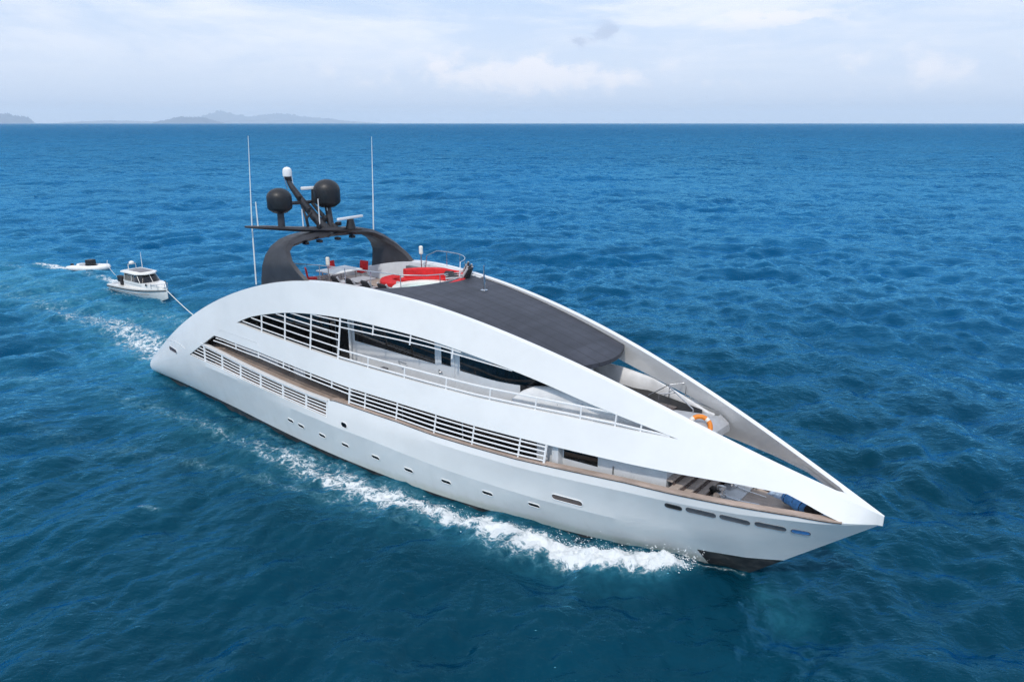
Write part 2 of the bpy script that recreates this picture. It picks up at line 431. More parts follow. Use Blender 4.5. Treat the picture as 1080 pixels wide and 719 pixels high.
def shell_bands(bands, s):
    """bands: list of functions x -> list of heights (rows) or None; returns MB with outer + inner skins and rims"""
    mb = MB(); idx = {}
    faces = []
    vo = {}; verts = []
    def vert(x, z, inner):
        key = (round(x, 3), round(z, 4), inner)
        if key not in vo:
            b = skin(x, z)
            if inner:
                zt_ = slot1(x)[1]; th = .13+.13*min(max((z-zt_-.2)/max(za(x)-zt_-.2, .3), 0), 1)**.6
                if x > 39.7: th += (x-39.7)*.9
                b = max(b-th, 0.0)
            vo[key] = len(verts); verts.append((x, s*b, z))
        return vo[key]
    from collections import Counter
    ec = Counter(); cells = []
    for i in range(len(cols_x)-1):
        xa, xb = cols_x[i], cols_x[i+1]
        for bd in bands:
            za_, zb_ = bd(xa), bd(xb)
            for k in range(len(za_)-1):
                quad = [(xa, za_[k]), (xb, zb_[k]), (xb, zb_[k+1]), (xa, za_[k+1])]
                q2 = []
                for p in quad:
                    p = (round(p[0], 3), round(p[1], 4))
                    if p not in q2: q2.append(p)
                if len(q2) < 3: continue
                if len(q2) == 3 and abs((q2[1][0]-q2[0][0])*(q2[2][1]-q2[0][1])-(q2[2][0]-q2[0][0])*(q2[1][1]-q2[0][1])) < 1e-6: continue
                cells.append(q2)
                for a in range(len(q2)):
                    ec[frozenset((q2[a], q2[(a+1) % len(q2)]))] += 1
    for q in cells:
        faces.append([vert(*p, False) for p in q]); faces.append([vert(*p, True) for p in q][::-1])
    for q in cells:
        for a in range(len(q)):
            p0, p1 = q[a], q[(a+1) % len(q)]
            if ec[frozenset((p0, p1))] == 1 and p0 != p1:
                faces.append([vert(*p1, False), vert(*p0, False), vert(*p0, True), vert(*p1, True)])
    mb.add(verts, faces); return mb

def rows(fa, fb, n): return lambda x: [fa(x)+(fb(x)-fa(x))*k/n for k in range(n+1)]
zbot = lambda x: -1.0 if x < 36.02 else min(zst(x), slot1(x)[0])
zwl = lambda x: min(max(0., zbot(x)), slot1(x)[0])
zch = lambda x: min(max(zc(x), zwl(x)), slot1(x)[0])
hull_b = [rows(zbot, zwl, 1), rows(zwl, zch, 4), rows(zch, lambda x: slot1(x)[0], 5)]
side_b = [rows(lambda x: slot1(x)[1], lambda x: slot2(x)[0], 4), rows(lambda x: slot2(x)[1], za, 4)]
HULL = MB()
for s in (-1, 1):
    q = shell_bands(hull_b, s); HULL.add(q.v, q.f)
HULL = ypart(HULL, 'hull', 'hull', ang=10)
for s in (-1, 1):
    ypart(shell_bands(side_b, s), 'arched_side', 'hull')

# transom, stern deck between the arches
ss = [0.01]+list(np.arange(.4, 12.9, .5))
mb = MB(); secs = []
for x in ss:
    y = bt(x)-.2; z = za(x)-.12
    secs.append([(x, yy, z+.10*(1-(yy/y)**2)-dzz) for dzz in (0, ) for yy in np.linspace(-y, y, 9)]+[(x, yy, z-.25) for yy in np.linspace(y, -y, 3)])
mb.loft(secs); ypart(mb, 'stern_deck', 'white')
mb = MB(); pts = []
for z in np.linspace(-1, .95, 7): pts.append((-skin(.05, z)+.05, z))
poly = pts+[(-p[0], p[1]) for p in pts[::-1]]
mb.add([(0.03, p[0], p[1]) for p in poly]+[(.25, p[0], p[1]) for p in poly], [tuple(range(len(poly))), tuple(range(2*len(poly)-1, len(poly)-1, -1))]+[(i, (i+1) % len(poly), (i+1) % len(poly)+len(poly), i+len(poly)) for i in range(len(poly))])
ypart(mb, 'transom', 'white')

def deck_sheet(x0, x1, zf, marg, step=.4, th=.12, crown=0.):
    mb = MB(); secs = []
    for x in list(np.arange(x0, x1, step))+[x1]:
        z = zf(x) if callable(zf) else zf
        y = max(skin(x, z)-marg, .03)
        secs.append([(x, yy, z+crown*(1-(yy/y)**2)) for yy in np.linspace(-y, y, 7)]+[(x, y, z-th), (x, -y, z-th)])
    return mb.loft(secs)
ypart(deck_sheet(5.0, 34.2, 2.15, .14), 'main_deck', 'teak')
M['teak_lit'] = teak_material(1, .075, (.52, .43, .375))  # lighter copy of the deck teak, brightness painted in against the foredeck shade
ypart(deck_sheet(35.75, 40.3, lin([35.7, 40.3], [2.72, 2.98]), .10), 'foredeck', 'teak_lit')
ypart(deck_sheet(12.0, 34.3, 4.35, .24), 'upper_deck', 'grey')

# teak capping along the gunwale, one piece each side
for s in (-1, 1):
    mb = MB(); secs = []
    for x in [q for q in cols_x if 18.9 <= q <= 40.0]:
        z = slot1(x)[0]; b = skin(x, z)
        secs.append([(x, s*(b+.025), z+.003), (x, s*(b+.025), z+.045), (x, s*max(b-.27, 0), z+.045), (x, s*max(b-.27, 0), z+.003)])
    mb.loft(secs); ypart(mb, 'teak_capping', 'teakcap')
    mb = MB(); secs = []                                  # dark seam strip under the capping
    for x in [q for q in cols_x if 18.9 <= q <= 40.0]:
        z = slot1(x)[0]; b = skin(x, z-.03)
        secs.append([(x, s*(b+.012), z-.03), (x, s*(b+.02), z+.001), (x, s*(b-.05), z+.001), (x, s*(b-.05), z-.03)])
    mb.loft(secs); ypart(mb, 'rubbing_strip', 'bronze')

# bulwark railing aft (bars with teak top), both sides
ztop_aft = lin([6.2, 7.6, 8.4, 10.6, 12.4, 14.9, 17.1, 18.84], [3.70, 3.59, 3.53, 3.36, 3.25, 3.11, 3.03, 3.02])
def side_tube(mb, x0, x1, zf, s, r, inset=.06, step=.4, n=6):
    pts = []
    for x in list(np.arange(x0, x1, step))+[x1]:
        z = zf(x); pts.append((x, s*(skin(x, z)-inset), z))
    mb.tube(pts, r, n)
for s in (-1, 1):
    for k in range(5):
        f = (k+.35)/5.0
        mb = MB()
        side_tube(mb, 6.3+1.5*f, 18.84, lambda x: s1b(x)+f*(ztop_aft(x)-s1b(x)), s, .031)
        ypart(mb, 'rail_bar', 'rail')
    mb = MB(); secs = []
    for x in np.arange(7.6, 18.85, .35):
        z = ztop_aft(x); b = skin(x, z)
        secs.append([(x, s*(b+.01), z-.03), (x, s*(b+.01), z+.03), (x, s*(b-.22), z+.03), (x, s*(b-.22), z-.03)])
    mb.loft(secs); ypart(mb, 'rail_capping', 'rail')
    for xp in (7.9, 9.75, 11.6, 13.45, 15.35, 17.2, 18.75):
        mb = MB(); z0, z1 = s1b(xp)-.02, ztop_aft(xp)
        mb.tube([(xp, s*(skin(xp, z0)-.07), z0), (xp, s*(skin(xp, z1)-.07), z1)], .06, 8); ypart(mb, 'rail_post', 'rail')
    # double rail hung under the upper band, then the five-bar guard further forward
    for dzz in (.13, .31):
        mb = MB(); side_tube(mb, 9.2 if dzz < .2 else 8.95, 20.2, lambda x: s1t(max(x, 9.1))-dzz, s, .032); ypart(mb, 'rail_bar', 'rail')
    for xp in (11.2, 13.3, 15.4, 17.5, 19.0):
        mb = MB(); mb.tube([(xp, s*(skin(xp, s1t(xp)-.35)-.06), s1t(xp)-.34), (xp, s*(skin(xp, s1t(xp))-.06), s1t(xp)+.02)], .035, 6); ypart(mb, 'rail_post', 'rail')
    for k in range(4):
        f = (k+.55)/4.3
        mb = MB(); side_tube(mb, 20.2, 30.3, lambda x: s1b(x)+.04+f*(s1t(x)-s1b(x)-.04), s, .033); ypart(mb, 'rail_bar', 'rail')
    for xp in (20.2, 21.2, 23.1, 25.2, 27.1, 29.2, 30.3):
        mb = MB(); z0, z1 = s1b(xp), s1t(xp)
        mb.tube([(xp, s*(skin(xp, z0)-.08), z0), (xp, s*(skin(xp, z1)-.06), z1+.02)], .05 if xp in (20.2, 30.3) else .036, 6); ypart(mb, 'rail_post', 'rail')
    # louvre bars in the upper opening
    zlev = [.17, .50, .83, 1.12, 1.38, 1.62]
    for k, q in enumerate(zlev):
        xs_ = [x for x in np.arange(11.5, 19.35, .1) if s2b(x)+q < s2t(x)-.02]
        if not xs_: continue
        xe = 19.3
        if k >= 4: xe = 28.4 if k == 4 else 26.0
        mb = MB()
        if k < 4: side_tube(mb, xs_[0], xe, lambda x: s2b(x)+q, s, .030)
        else: side_tube(mb, xs_[0], xe, lambda x: (s2b(x)+q) if x < 18 else (s2t(x)-(.42 if k == 4 else .17)*max(.08, 1-(max(0, x-20)/9.0)**1.6)+max(0, 19.5-x)*(((s2b(18)+q)-(s2t(18)-(.42 if k == 4 else .17)))/1.5)), s, .028)
        ypart(mb, 'louvre_bar', 'rail')
    for xp in (13.6, 15.5, 17.4, 19.3):
        mb = MB(); z0, z1 = s2b(xp), s2t(xp)
        mb.tube([(xp, s*(skin(xp, z0)-.06), z0-.02), (xp, s*(skin(xp, z1)-.06), z1+.02)], .042, 6); ypart(mb, 'louvre_post', 'rail')
    for xp in (21.3, 23.4, 25.6):
        mb = MB(); z0, z1 = s2t(xp)-.44, s2t(xp)
        mb.tube([(xp, s*(skin(xp, z0)-.06), z0), (xp, s*(skin(xp, z1)-.06), z1+.02)], .034, 6); ypart(mb, 'louvre_post', 'rail')
    # handrail of the upper side deck
    for q in (.10, .44):
        mb = MB(); side_tube(mb, 19.3, 34.2 if q > .2 else 34.6, lambda x: s2b(x)+q*min(1, (35.0-x)/2.6+.12), s, .042); ypart(mb, 'rail_bar', 'rail')
    for xp in (21.2, 23.3, 25.5, 27.6, 29.6, 31.4, 32.7, 33.6):
        q = .46*min(1, (35.0-xp)/2.6+.12)
        mb = MB(); mb.tube([(xp, s*(skin(xp, 5.)-.06), s2b(xp)-.03), (xp, s*(skin(xp, 5.3)-.06), s2b(xp)+q)], .034, 6); ypart(mb, 'rail_post', 'rail')

# portholes and bulwark openings on the skin
def stadium(cx, cz, L, H, slope, n=8):
    pts = []
    for k in range(n+1):
        a = -PI/2+PI*k/n; pts.append((L/2-H/2+H/2*math.cos(a), H/2*math.sin(a)))
    for k in range(n+1):
        a = PI/2+PI*k/n; pts.append((-L/2+H/2+H/2*math.cos(a), H/2*math.sin(a)))
    c, s_ = math.cos(slope), math.sin(slope)
    return [(cx+p[0]*c-p[1]*s_, cz+p[0]*s_+p[1]*c) for p in pts]
def opening(cx, cz, L, H, slope, s, mat, name, rim=.022, fillmat='rail'):
    pts = stadium(cx, cz, L, H, slope)
    mb = MB(); n = len(pts)
    P = [(x, s*(skin(x, z)+.012), z) for x, z in pts]; Q = [(x, s*(skin(x, z)-.05), z) for x, z in pts]
    cP = (cx, s*(skin(cx, cz)+.010), cz); cQ = (cx, s*(skin(cx, cz)-.05), cz)
    mb.add(P+Q+[cP, cQ], [(i, (i+1) % n, 2*n) for i in range(n)]+[(i+n, (i+1) % n+n, 2*n+1) for i in range(n)]+[(i, (i+1) % n, (i+1) % n+n, i+n) for i in range(n)])
    o = ypart(mb, name, mat)
    fr = MB(); pp = [(x, s*(skin(x, z)+.014), z) for x, z in pts]
    fr.tube(pp+[pp[0]], rim, 6, cap=False); fr.build('frame', fillmat, o)
    return o
PORTS = [(15.55, 1.16), (16.41, 1.11), (18.05, 1.08), (19.7, 1.07), (21.66, 1.02), (23.6, .96), (25.61, 1.0), (27.61, 1.05), (29.66, 1.11)]
for s in (-1, 1):
    for x, z in PORTS: opening(x, z, .50, .19, -.03, s, 'glass', 'porthole', .016)
    opening(20.02, 2.22, .40, .24, -.1, s, 'glass', 'porthole', .016)
    opening(31.17, 1.86, 1.22, .26, -.01, s, 'bronze', 'hull_window', .018)
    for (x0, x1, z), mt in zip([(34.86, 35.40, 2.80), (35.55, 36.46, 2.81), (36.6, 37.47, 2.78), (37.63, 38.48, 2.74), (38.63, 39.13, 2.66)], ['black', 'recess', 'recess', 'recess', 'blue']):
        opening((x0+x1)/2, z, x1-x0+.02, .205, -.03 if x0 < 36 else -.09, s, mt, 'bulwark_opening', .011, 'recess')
    opening(3.95, 2.45, 1.15, .24, -.02, s, 'bronze', 'stern_fairlead', .016, 'grey_white')
    # name strip: a faint raised moulding near the stern
    mb = MB(); pts = [(x, s*(skin(x, z)+.008), z) for x, z in [(2.6, 2.72), (3.4, 2.88), (4.3, 3.0), (5.2, 2.98), (5.75, 2.86)]]
    mb.tube(pts, .018, 6); ypart(mb, 'trim_moulding', 'grey_white')
    # long shallow vent panel above the aft slot
    mb = MB(); P = [(9.6, 4.62), (9.9, 4.74), (13.3, 4.70), (13.4, 4.52)]
    for a, b in zip(P, P[1:]):
        mb.tube([(x, s*(skin(x, z)+.004), z) for x, z in ((a[0]+(b[0]-a[0])*k/8, a[1]+(b[1]-a[1])*k/8) for k in range(9))], .012, 5)
    ypart(mb, 'panel_seam', 'grey_white')
# ---- main deck house
ROUND = lambda cx, cy, r, a0, a1, n=6: [(cx+r*math.cos(a0+(a1-a0)*k/n), cy+r*math.sin(a0+(a1-a0)*k/n)) for k in range(n+1)]
DH = MB(); secs = []
for x in list(np.arange(8.2, 34.6, .6))+[34.62]:
    y = min(2.75, skin(x, 3.3)-.62) if x > 27 else 2.75
    secs.append([(x, -y, 2.16), (x, -y, 4.22), (x, y, 4.22), (x, y, 2.16)])
DH.loft(secs); DH = ypart(DH, 'main_deck_house', 'grey_white')
dhy = lambda x: (min(2.75, skin(x, 3.3)-.62) if x > 27 else 2.75)
def wall_window(parent, x0, x1, z0, z1, s, yf, name='window', mat='glass', off=.012, step=.5, frame=True):
    mb = MB(); xs_ = list(np.arange(x0, x1, step))+[x1]
    path = [(x, s*(yf(x)+off)) for x in xs_]
    mb.strip(path if s < 0 else path, z0, z1, .03 if s < 0 else -.03)
    o = mb.build(name, mat, parent)
    return o
for s in (-1, 1):
    for x0, x1 in ((15.35, 18.9), (18.98, 22.4), (22.48, 26.0), (26.08, 29.6)):
        wall_window(DH, x0, x1, 2.42, 4.05, s, dhy)
    wall_window(DH, 13.0, 13.9, 2.2, 4.1, s, dhy, 'door', 'recess')
    wall_window(DH, 14.05, 14.35, 2.2, 4.1, s, dhy, 'window')
    wall_window(DH, 14.6, 15.2, 2.2, 4.1, s, dhy, 'door', 'grey_white', .03)
    wall_window(DH, 8.5, 10.7, 3.62, 3.95, s, dhy)
    wall_window(DH, 30.75, 32.1, 3.30, 4.15, s, dhy)
    dr = wall_window(DH, 32.6, 33.35, 2.25, 4.15, s, dhy, 'door', 'grey_white', .016)
    mb = MB(); mb.tube([(32.72, s*(dhy(32.7)+.05), 3.2), (32.72, s*(dhy(32.7)+.05), 3.5)], .025, 6); mb.build('handle', 'steel', dr)
    mb = MB(); mb.box((34.66, s*(dhy(34.5)-.1), 3.95), (.06, .16, .14), bev=.02); mb.build('lamp', 'yellow', DH)
    # bulkhead between the guard bars and the open side deck
    mb = MB(); mb.box((30.55, s*(dhy(30.5)+.12), 3.05), (.30, .30, 1.7), bev=.03); ypart(mb, 'bulkhead', 'grey_white')
    # raised teak side deck behind the aft bulwark
    mb = MB(); secs = []
    for x in np.arange(7.0, 19.3, .4):
        z = ztop_aft(x)-.10; secs.append([(x, s*(skin(x, z)-.21), z), (x, s*2.745, z), (x, s*2.745, z-.06), (x, s*(skin(x, z)-.21), z-.06)])
    mb.loft(secs); ypart(mb, 'side_deck', 'teak')
    mb = MB()
    for k in range(6): mb.box((7.1+.19*k, s*3.2, 3.53-.008*k), (.12, .80, .05))
    ypart(mb, 'boarding_steps', 'bronze')

# ---- upper deck house with rounded front
def up_y(x):
    if x < 26.9: return 2.2
    t = min((x-26.9)/3.2, 1); return 2.2*math.sqrt(max(0, 1-t*t))
px_ = list(np.arange(17.3, 26.9, .6))+[26.9+3.2*math.sin(PI/2*k/14) for k in range(15)]
side = [(x, -up_y(x)) for x in px_]; outline = side+[(x, -y) for x, y in side[::-1][1:]]
zt = lambda x: min(za(x)-.45, 6.95)
UH = MB(); UH.prism(outline, [4.36]*len(outline), [zt(p[0]) for p in outline]); UH = ypart(UH, 'upper_deck_house', 'grey_white')
def off_path(x0, x1, s, off, n=14):
    P = []
    for k in range(n+1):
        x = x0+(x1-x0)*k/n; e = .01
        a = Vector((x-e, up_y(x-e))); b = Vector((x+e, up_y(x+e))); t = (b-a).normalized(); nn = Vector((-t.y, t.x))
        p = Vector((x, up_y(x)))+nn*off; P.append((p.x, s*p.y))
    return P
def up_win(x0, x1, z0, z1, s, name='window', mat='glass', off=.015):
    P = off_path(x0, x1, s, off); mb = MB(); mb.strip(P, z0, z1, .03*(-s) if s > 0 else .03); return mb.build(name, mat, UH)
for s in (-1, 1):
    up_win(18.75, 24.0, 5.46, 6.7, s); up_win(25.45, 29.35, 5.48, 6.15, s)
    up_win(17.36, 18.3, 4.45, 6.6, s, 'sliding_door', 'glass')
    dr = up_win(24.2, 25.15, 4.42, 6.5, s, 'door', 'grey_white', .028)
    P = off_path(24.42, 24.95, s, .04); mb = MB(); mb.strip(P, 5.55, 6.3, .02*(-s) if s > 0 else .02); mb.build('window', 'glass', dr)
    mb = MB(); mb.tube([(24.32, s*2.29, 5.1), (24.32, s*2.29, 5.3)], .02, 6); mb.tube([(24.32, s*2.29, 5.2), (24.5, s*2.29, 5.2)], .016, 6); mb.build('handle', 'steel', dr)
    mb = MB(); mb.tube([(18.52, s*2.32, 4.36), (18.52, s*2.32, 6.75)], .06, 8); ypart(mb, 'pillar', 'rail')
    # dark screen of the aft saloon behind the louvres
    mb = MB(); mb.strip([(11.9, s*3.0), (14.5, s*2.75), (17.25, s*2.5)], 4.4, [6.2, 6.9, 7.0], .08); ypart(mb, 'aft_screen', 'glass')
# small folding bracket on the side deck
    mb = MB(); mb.tube([(21.9, s*2.28, 5.0), (22.1, s*2.55, 5.25), (22.3, s*2.28, 5.1)], .025, 6); ypart(mb, 'bracket', 'steel')
    mb = MB(); mb.box((21.05, s*2.5, 4.55), (.35, .25, .35), bev=.04); ypart(mb, 'deck_light', 'recess')

# ---- the charcoal roof and its underside
def roof_z(x, y): return za(x)-.10-.12*max(0, (x-24)/7)+.14*(1-(y/max(bt(x), .5))**2)
mb = MB(); NY = 24; NX = 40; top = []; bot = []
for j in range(NY+1):
    v = -1+2*j/NY
    yref = v*2.2
    ea = 19.6+2.5*math.sqrt(max(0, 1-((v*2.9-.4)/3.35)**2)); eb = 31.2-.14*(v*1.9)**2
    rt = []; rb = []
    for i in range(NX+1):
        x = ea+(eb-ea)*i/NX; y = v*(bt(x)-.24); z = roof_z(x, y); rt.append((x, y, z)); rb.append((x, y, z-.16))
    top.append(rt); bot.append(rb)
vs = [p for r in top for p in r]+[p for r in bot for p in r]; W = NX+1; O = W*(NY+1); fs = []
for j in range(NY):
    for i in range(NX):
        a = j*W+i; fs.append((a, a+1, a+W+1, a+W)); fs.append((a+O+W, a+O+W+1, a+O+1, a+O))
for i in range(NX): fs.append((i, i+O, i+1+O, i+1)); a = NY*W+i; fs.append((a+1, a+1+O, a+O, a))
for j in range(NY): a = j*W; fs.append((a+W, a+W+O, a+O, a)); a = j*W+NX; fs.append((a, a+O, a+W+O, a+W))
mb.add(vs, fs); ypart(mb, 'roof', 'roof')
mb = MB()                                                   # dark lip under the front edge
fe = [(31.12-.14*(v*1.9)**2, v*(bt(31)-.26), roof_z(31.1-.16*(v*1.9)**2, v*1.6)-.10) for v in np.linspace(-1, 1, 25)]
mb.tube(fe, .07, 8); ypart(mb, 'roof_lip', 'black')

# ---- sun deck
SD = 6.95
secs = []; mb = MB()
for x in list(np.arange(12.6, 22.9, .5))+[23.0]:
    y = bt(x)-.3; secs.append([(x, -y, SD), (x, y, SD), (x, y, SD-.1), (x, -y, SD-.1)])
mb.loft(secs); ypart(mb, 'sun_deck', 'teak')
for s in (-1, 1):
    mb = MB(); secs = []
    for x in np.arange(13.2, 22.6, .4):
        y = bt(x)-.27; secs.append([(x, s*y, SD), (x, s*y, za(x)-.03), (x, s*(y-.14), za(x)-.06), (x, s*(y-.30), SD)])
    mb.loft(secs); ypart(mb, 'deck_coaming', 'grey_white')
mb = MB(); pth = []
for k in range(25):
    v = -1+2*k/24; yy = v*2.75; pth.append((19.62+2.45*math.sqrt(max(0, 1-((v*2.9-.4)/3.35)**2)), yy))
mb.strip(pth, SD, [roof_z(p[0], p[1])-.02 for p in pth], .08); ypart(mb, 'deck_coaming', 'grey_white')
# bar niche in the port coaming
mb = MB()
mb.add([(17.0, 2.66, 7.62), (19.1, 2.50, 7.62), (19.1, 2.50, 8.02), (17.0, 2.66, 8.02), (17.0, 2.9, 7.62), (19.1, 2.75, 7.62), (19.1, 2.75, 8.02), (17.0, 2.9, 8.02)],
       [(0, 1, 2, 3), (7, 6, 5, 4), (0, 4, 5, 1), (3, 2, 6, 7), (0, 3, 7, 4), (1, 5, 6, 2)])
ypart(mb, 'bar_niche', 'recess')

# ---- spa tub and its red surround
TC = Vector((20.35, .75, SD))
mb = MB(); mb.lathe(TC, [(1.45, 0), (1.5, .55), (1.5, .76), (1.46, .80), (1.18, .80), (1.12, .76), (1.05, .40), (.0001, .40)], 40); TUB = ypart(mb, 'spa_tub', 'spa')
mb = MB(); mb.lathe(TC+Vector((0, 0, .60)), [(1.11, 0), (1.12, .02), (.0001, .025)], 40); mb.build('water', 'tubwater', TUB)
def arc_pad(c, r0, r1, a0, a1, z0, z1, n=22):
    mb = MB(); secs = []
    for k in range(n+1):
        a = a0+(a1-a0)*k/n; ca, sa = math.cos(a), math.sin(a); e = .05
        pr = [(r0, z0), (r0, z1-e), (r0+e, z1), (r1-e, z1), (r1, z1-e), (r1, z0)]
        secs.append([(c[0]+r*ca, c[1]+r*sa, z) for r, z in pr])
    return mb.loft(secs)
ypart(arc_pad(TC, 1.53, 2.05, R(-20), R(178), SD, SD+.74), 'sofa_base', 'grey_white')
ypart(arc_pad(TC, 1.56, 2.05, R(-16), R(176), SD+.742, SD+.88), 'sofa_cushion', 'red')
ypart(arc_pad(TC, 1.80, 2.10, R(-16), R(165), SD+.882, SD+1.30), 'sofa_back', 'red')
ypart(arc_pad((17.6, 1.9), .5, 1.15, R(150), R(330), SD, SD+.40), 'sofa_base', 'grey_white')
ypart(arc_pad((17.6, 1.9), .5, 1.15, R(150), R(330), SD+.402, SD+.62), 'sofa_cushion', 'red')

# ---- rails and lamps on the sun deck
def rail_run(pts, posts, zdrop, r=.022, name='guard_rail'):
    mb = MB(); mb.tube(pts, r, 8); o = ypart(mb, name, 'steel')
    for p in posts:
        q = MB(); q.tube([(p[0], p[1], p[2]), (p[0], p[1], p[2]-zdrop)], .018, 6); q.build('post', 'steel', o)
    return o
zr = 8.62
P = [(13.9, -2.75, 8.0), (14.2, -2.75, 8.45), (15, -2.72, 8.68), (17, -2.62, 8.82), (18.6, -2.4, 8.86), (20, -2.1, 8.84), (21.4, -1.6, 8.78), (22.2, -.8, 8.74), (22.5, .2, 8.7)]
rail_run(P, [(15, -2.72, 8.66), (17, -2.62, 8.8), (18.6, -2.4, 8.84), (20.0, -2.1, 8.82), (21.4, -1.6, 8.76), (22.4, -.2, 8.7)], .85)
P = [(18.6, 2.55, 8.15), (18.7, 2.55, 8.75)]+[(20.0+2.3*math.sin(a), .6+2.3*math.cos(a), 9.02) for a in np.linspace(-.35, 1.25, 12)]+[(22.35, 1.1, 8.4)]
rail_run(P, [(20.0+2.3*math.sin(a), .6+2.3*math.cos(a), 9.0) for a in (-.1, .35, .8)], .95)
def lamp_post(x, y, z0, z1, label):
    o = thing('post_lamp', label, 'lamp', (x, y, z0), group='post lamps on the sun deck'); H = z1-z0
    mb = MB(); mb.tube([(0, 0, 0), (0, 0, H-.3)], .03, 8); mb.lathe((0, 0, 0), [(.09, 0), (.09, .03), (.03, .05)], 12); mb.build('post', 'steel', o)
    mb = MB(); mb.lathe((0, 0, H-.42), [(.07, 0), (.10, .04), (.10, .38), (.06, .42)], 14); mb.build('lamp_shade', 'spa', o)
lamp_post(14.6, -.4, 6.95, 8.62, 'slim white post lamp standing beside the white dining table')
lamp_post(18.3, 2.55, 8.05, 9.2, 'slim white post lamp on the port rim by the bar niche')
POLE = thing('awning_pole', 'short steel awning pole standing on the charcoal roof', 'pole', (24.1, .8, roof_z(24.1, .8)-.005))
mb = MB(); mb.tube([(0, 0, 0), (0, 0, .62)], .055, 10); mb.tube([(0, 0, .62), (0, 0, 1.1)], .032, 8); mb.build('tube', 'steel', POLE)
mb = MB(); mb.lathe((0, 0, 0), [(.16, 0), (.16, .03), (.06, .05)], 14); mb.build('foot', 'steel', POLE)

# ---- radar arch
ARCH = None
path = [(3.42, 7.45, 13.35, 17.9), (3.42, 7.95, 13.45, 17.45), (3.38, 8.5, 13.55, 16.6), (3.2, 8.95, 13.62, 15.8), (2.9, 9.3, 13.66, 15.2), (2.45, 9.55, 13.68, 14.9), (1.9, 9.68, 13.66, 14.95), (1.0, 9.75, 13.62, 14.85), (0., 9.78, 13.6, 14.8)]
full = [(-y, z, a, b) for y, z, a, b in path]+[(y, z, a, b) for y, z, a, b in path[::-1][1:]]
secs = []; n = len(full)
for i, (y, z, a, b) in enumerate(full):
    p = full[max(i-1, 0)]; q = full[min(i+1, n-1)]; ty, tz = q[0]-p[0], q[1]-p[1]; L = math.hypot(ty, tz); ny, nz = -tz/L, ty/L
    th = .12+.05*min(max((z-8.6)/.8, 0), 1)
    e = .12
    pr = [(a, 0), (a+e, th), (b-e*2, th), (b, 0), (b-e*2, -th), (a+e, -th)]
    low = min(max((9.0-z)/1.0, 0), 1); sg = -1 if y < 0 else 1        # feet follow the narrowing side
    secs.append([(x, y+ny*t-sg*low*max(0, x-14.2)*.08, z+nz*t) for x, t in pr])
mb = MB(); mb.loft(secs); ARCH = ypart(mb, 'radar_arch', 'char')
mb = MB()
for yy in (-1.7, -.9, .2, 1.1): mb.box((14.75, yy, 9.50), (.28, .22, .14), bev=.03)
mb.build('camera_housing', 'black', ARCH)

# mast on the arch
MAST = ypart(MB().tube([(14.6, -.05, 9.7), (14.0, -.55, 10.6), (13.55, -.92, 11.4), (13.2, -1.2, 12.1), (13.1, -1.28, 12.35)], [.25, .22, .18, .14, .11], 12), 'mast', 'char')
secs = []
for (x, y, z, c, t) in [(13.5, -4.05, 10.42, .22, .05), (13.8, -3.2, 10.32, .45, .10), (14.2, -1.7, 10.12, .55, .13), (14.5, -.3, 9.98, .62, .14), (14.9, .8, 9.92, .55, .13), (15.2, 1.35, 9.9, .2, .06)]:
    secs.append([(x-c/2, y, z), (x-c*.2, y, z+t), (x+c*.3, y, z+t*.8), (x+c/2, y, z), (x+c*.3, y, z-t*.8), (x-c*.2, y, z-t)])
MB().loft(secs).build('spreader', 'char', MAST)
MB().tube([(13.55, -2.0, 11.32), (13.55, .35, 11.28)], [.09, .09], 8).build('crosstree', 'char', MAST)
def dome(c, r, h, post_to):
    mb = MB(); prof = [(r*.35, -.34*r), (r*.55, -.30*r), (r*.93, -.02*r), (r, .12*r), (r, .55*h)]
    for k in range(1, 9):
        a = PI/2*k/8; prof.append((max(r*math.cos(a), .001), .55*h+(h-.55*h)*math.sin(a)))
    mb.lathe(c, prof, 32)
    o = mb.build('satellite_dome', 'dome', MAST)
    q = MB(); q.tube([(c[0], c[1], c[2]-.33*r), post_to], [.16, .17], 12); q.build('dome_post', 'char', o)
    return o
dome((13.95, -2.42, 11.14), .58, .98, (13.98, -2.44, 10.2))
dome((14.2, .14, 11.24), .65, 1.16, (14.4, .12, 9.9))
o = MB().lathe((13.1, -1.30, 12.55), [(.17, 0), (.22, .02), (.23, .22), (.20, .36), (.12, .44), (.001, .47)], 20).build('navigation_dome', 'white', MAST)
MB().tube([(13.1, -1.2, 12.3), (13.1, -1.3, 12.57)], [.12, .2], 10).build('dome_post', 'char', o)
for a in (-.22, .22): MB().tube([(13.12, -1.3+a, 12.55), (13.2, -1.25+a*.8, 11.95)], .022, 6).build('strut', 'steel', MAST)
o = MB().box((13.7, -.30, 11.98), (.16, 1.25, .15), R(-12), .04).build('radar_scanner', 'white', MAST)
MB().tube([(13.7, -.3, 11.3), (13.7, -.3, 11.92)], [.14, .10], 10).build('pedestal', 'black', o)
o = MB().box((15.15, .75, 10.52), (.14, 1.75, .13), R(8), .04).build('radar_scanner', 'white', MAST)
MB().tube([(15.15, .75, 9.98), (15.15, .75, 10.46)], [.26, .16], 12).build('pedestal', 'black', o)
MB().box((14.1, -.10, 11.55), (.22, .22, .32), bev=.05).build('floodlight', 'spa', MAST)
for (x, y, z0, z1) in [(14.15, -1.35, 10.05, 11.05), (14.35, -.52, 10.0, 11.5), (14.3, .02, 10.0, 11.05), (13.75, -3.55, 10.3, 11.55)]:
    MB().tube([(x, y, z0), (x, y, z1)], [.035, .025], 6).build('stub_antenna', 'white', MAST)
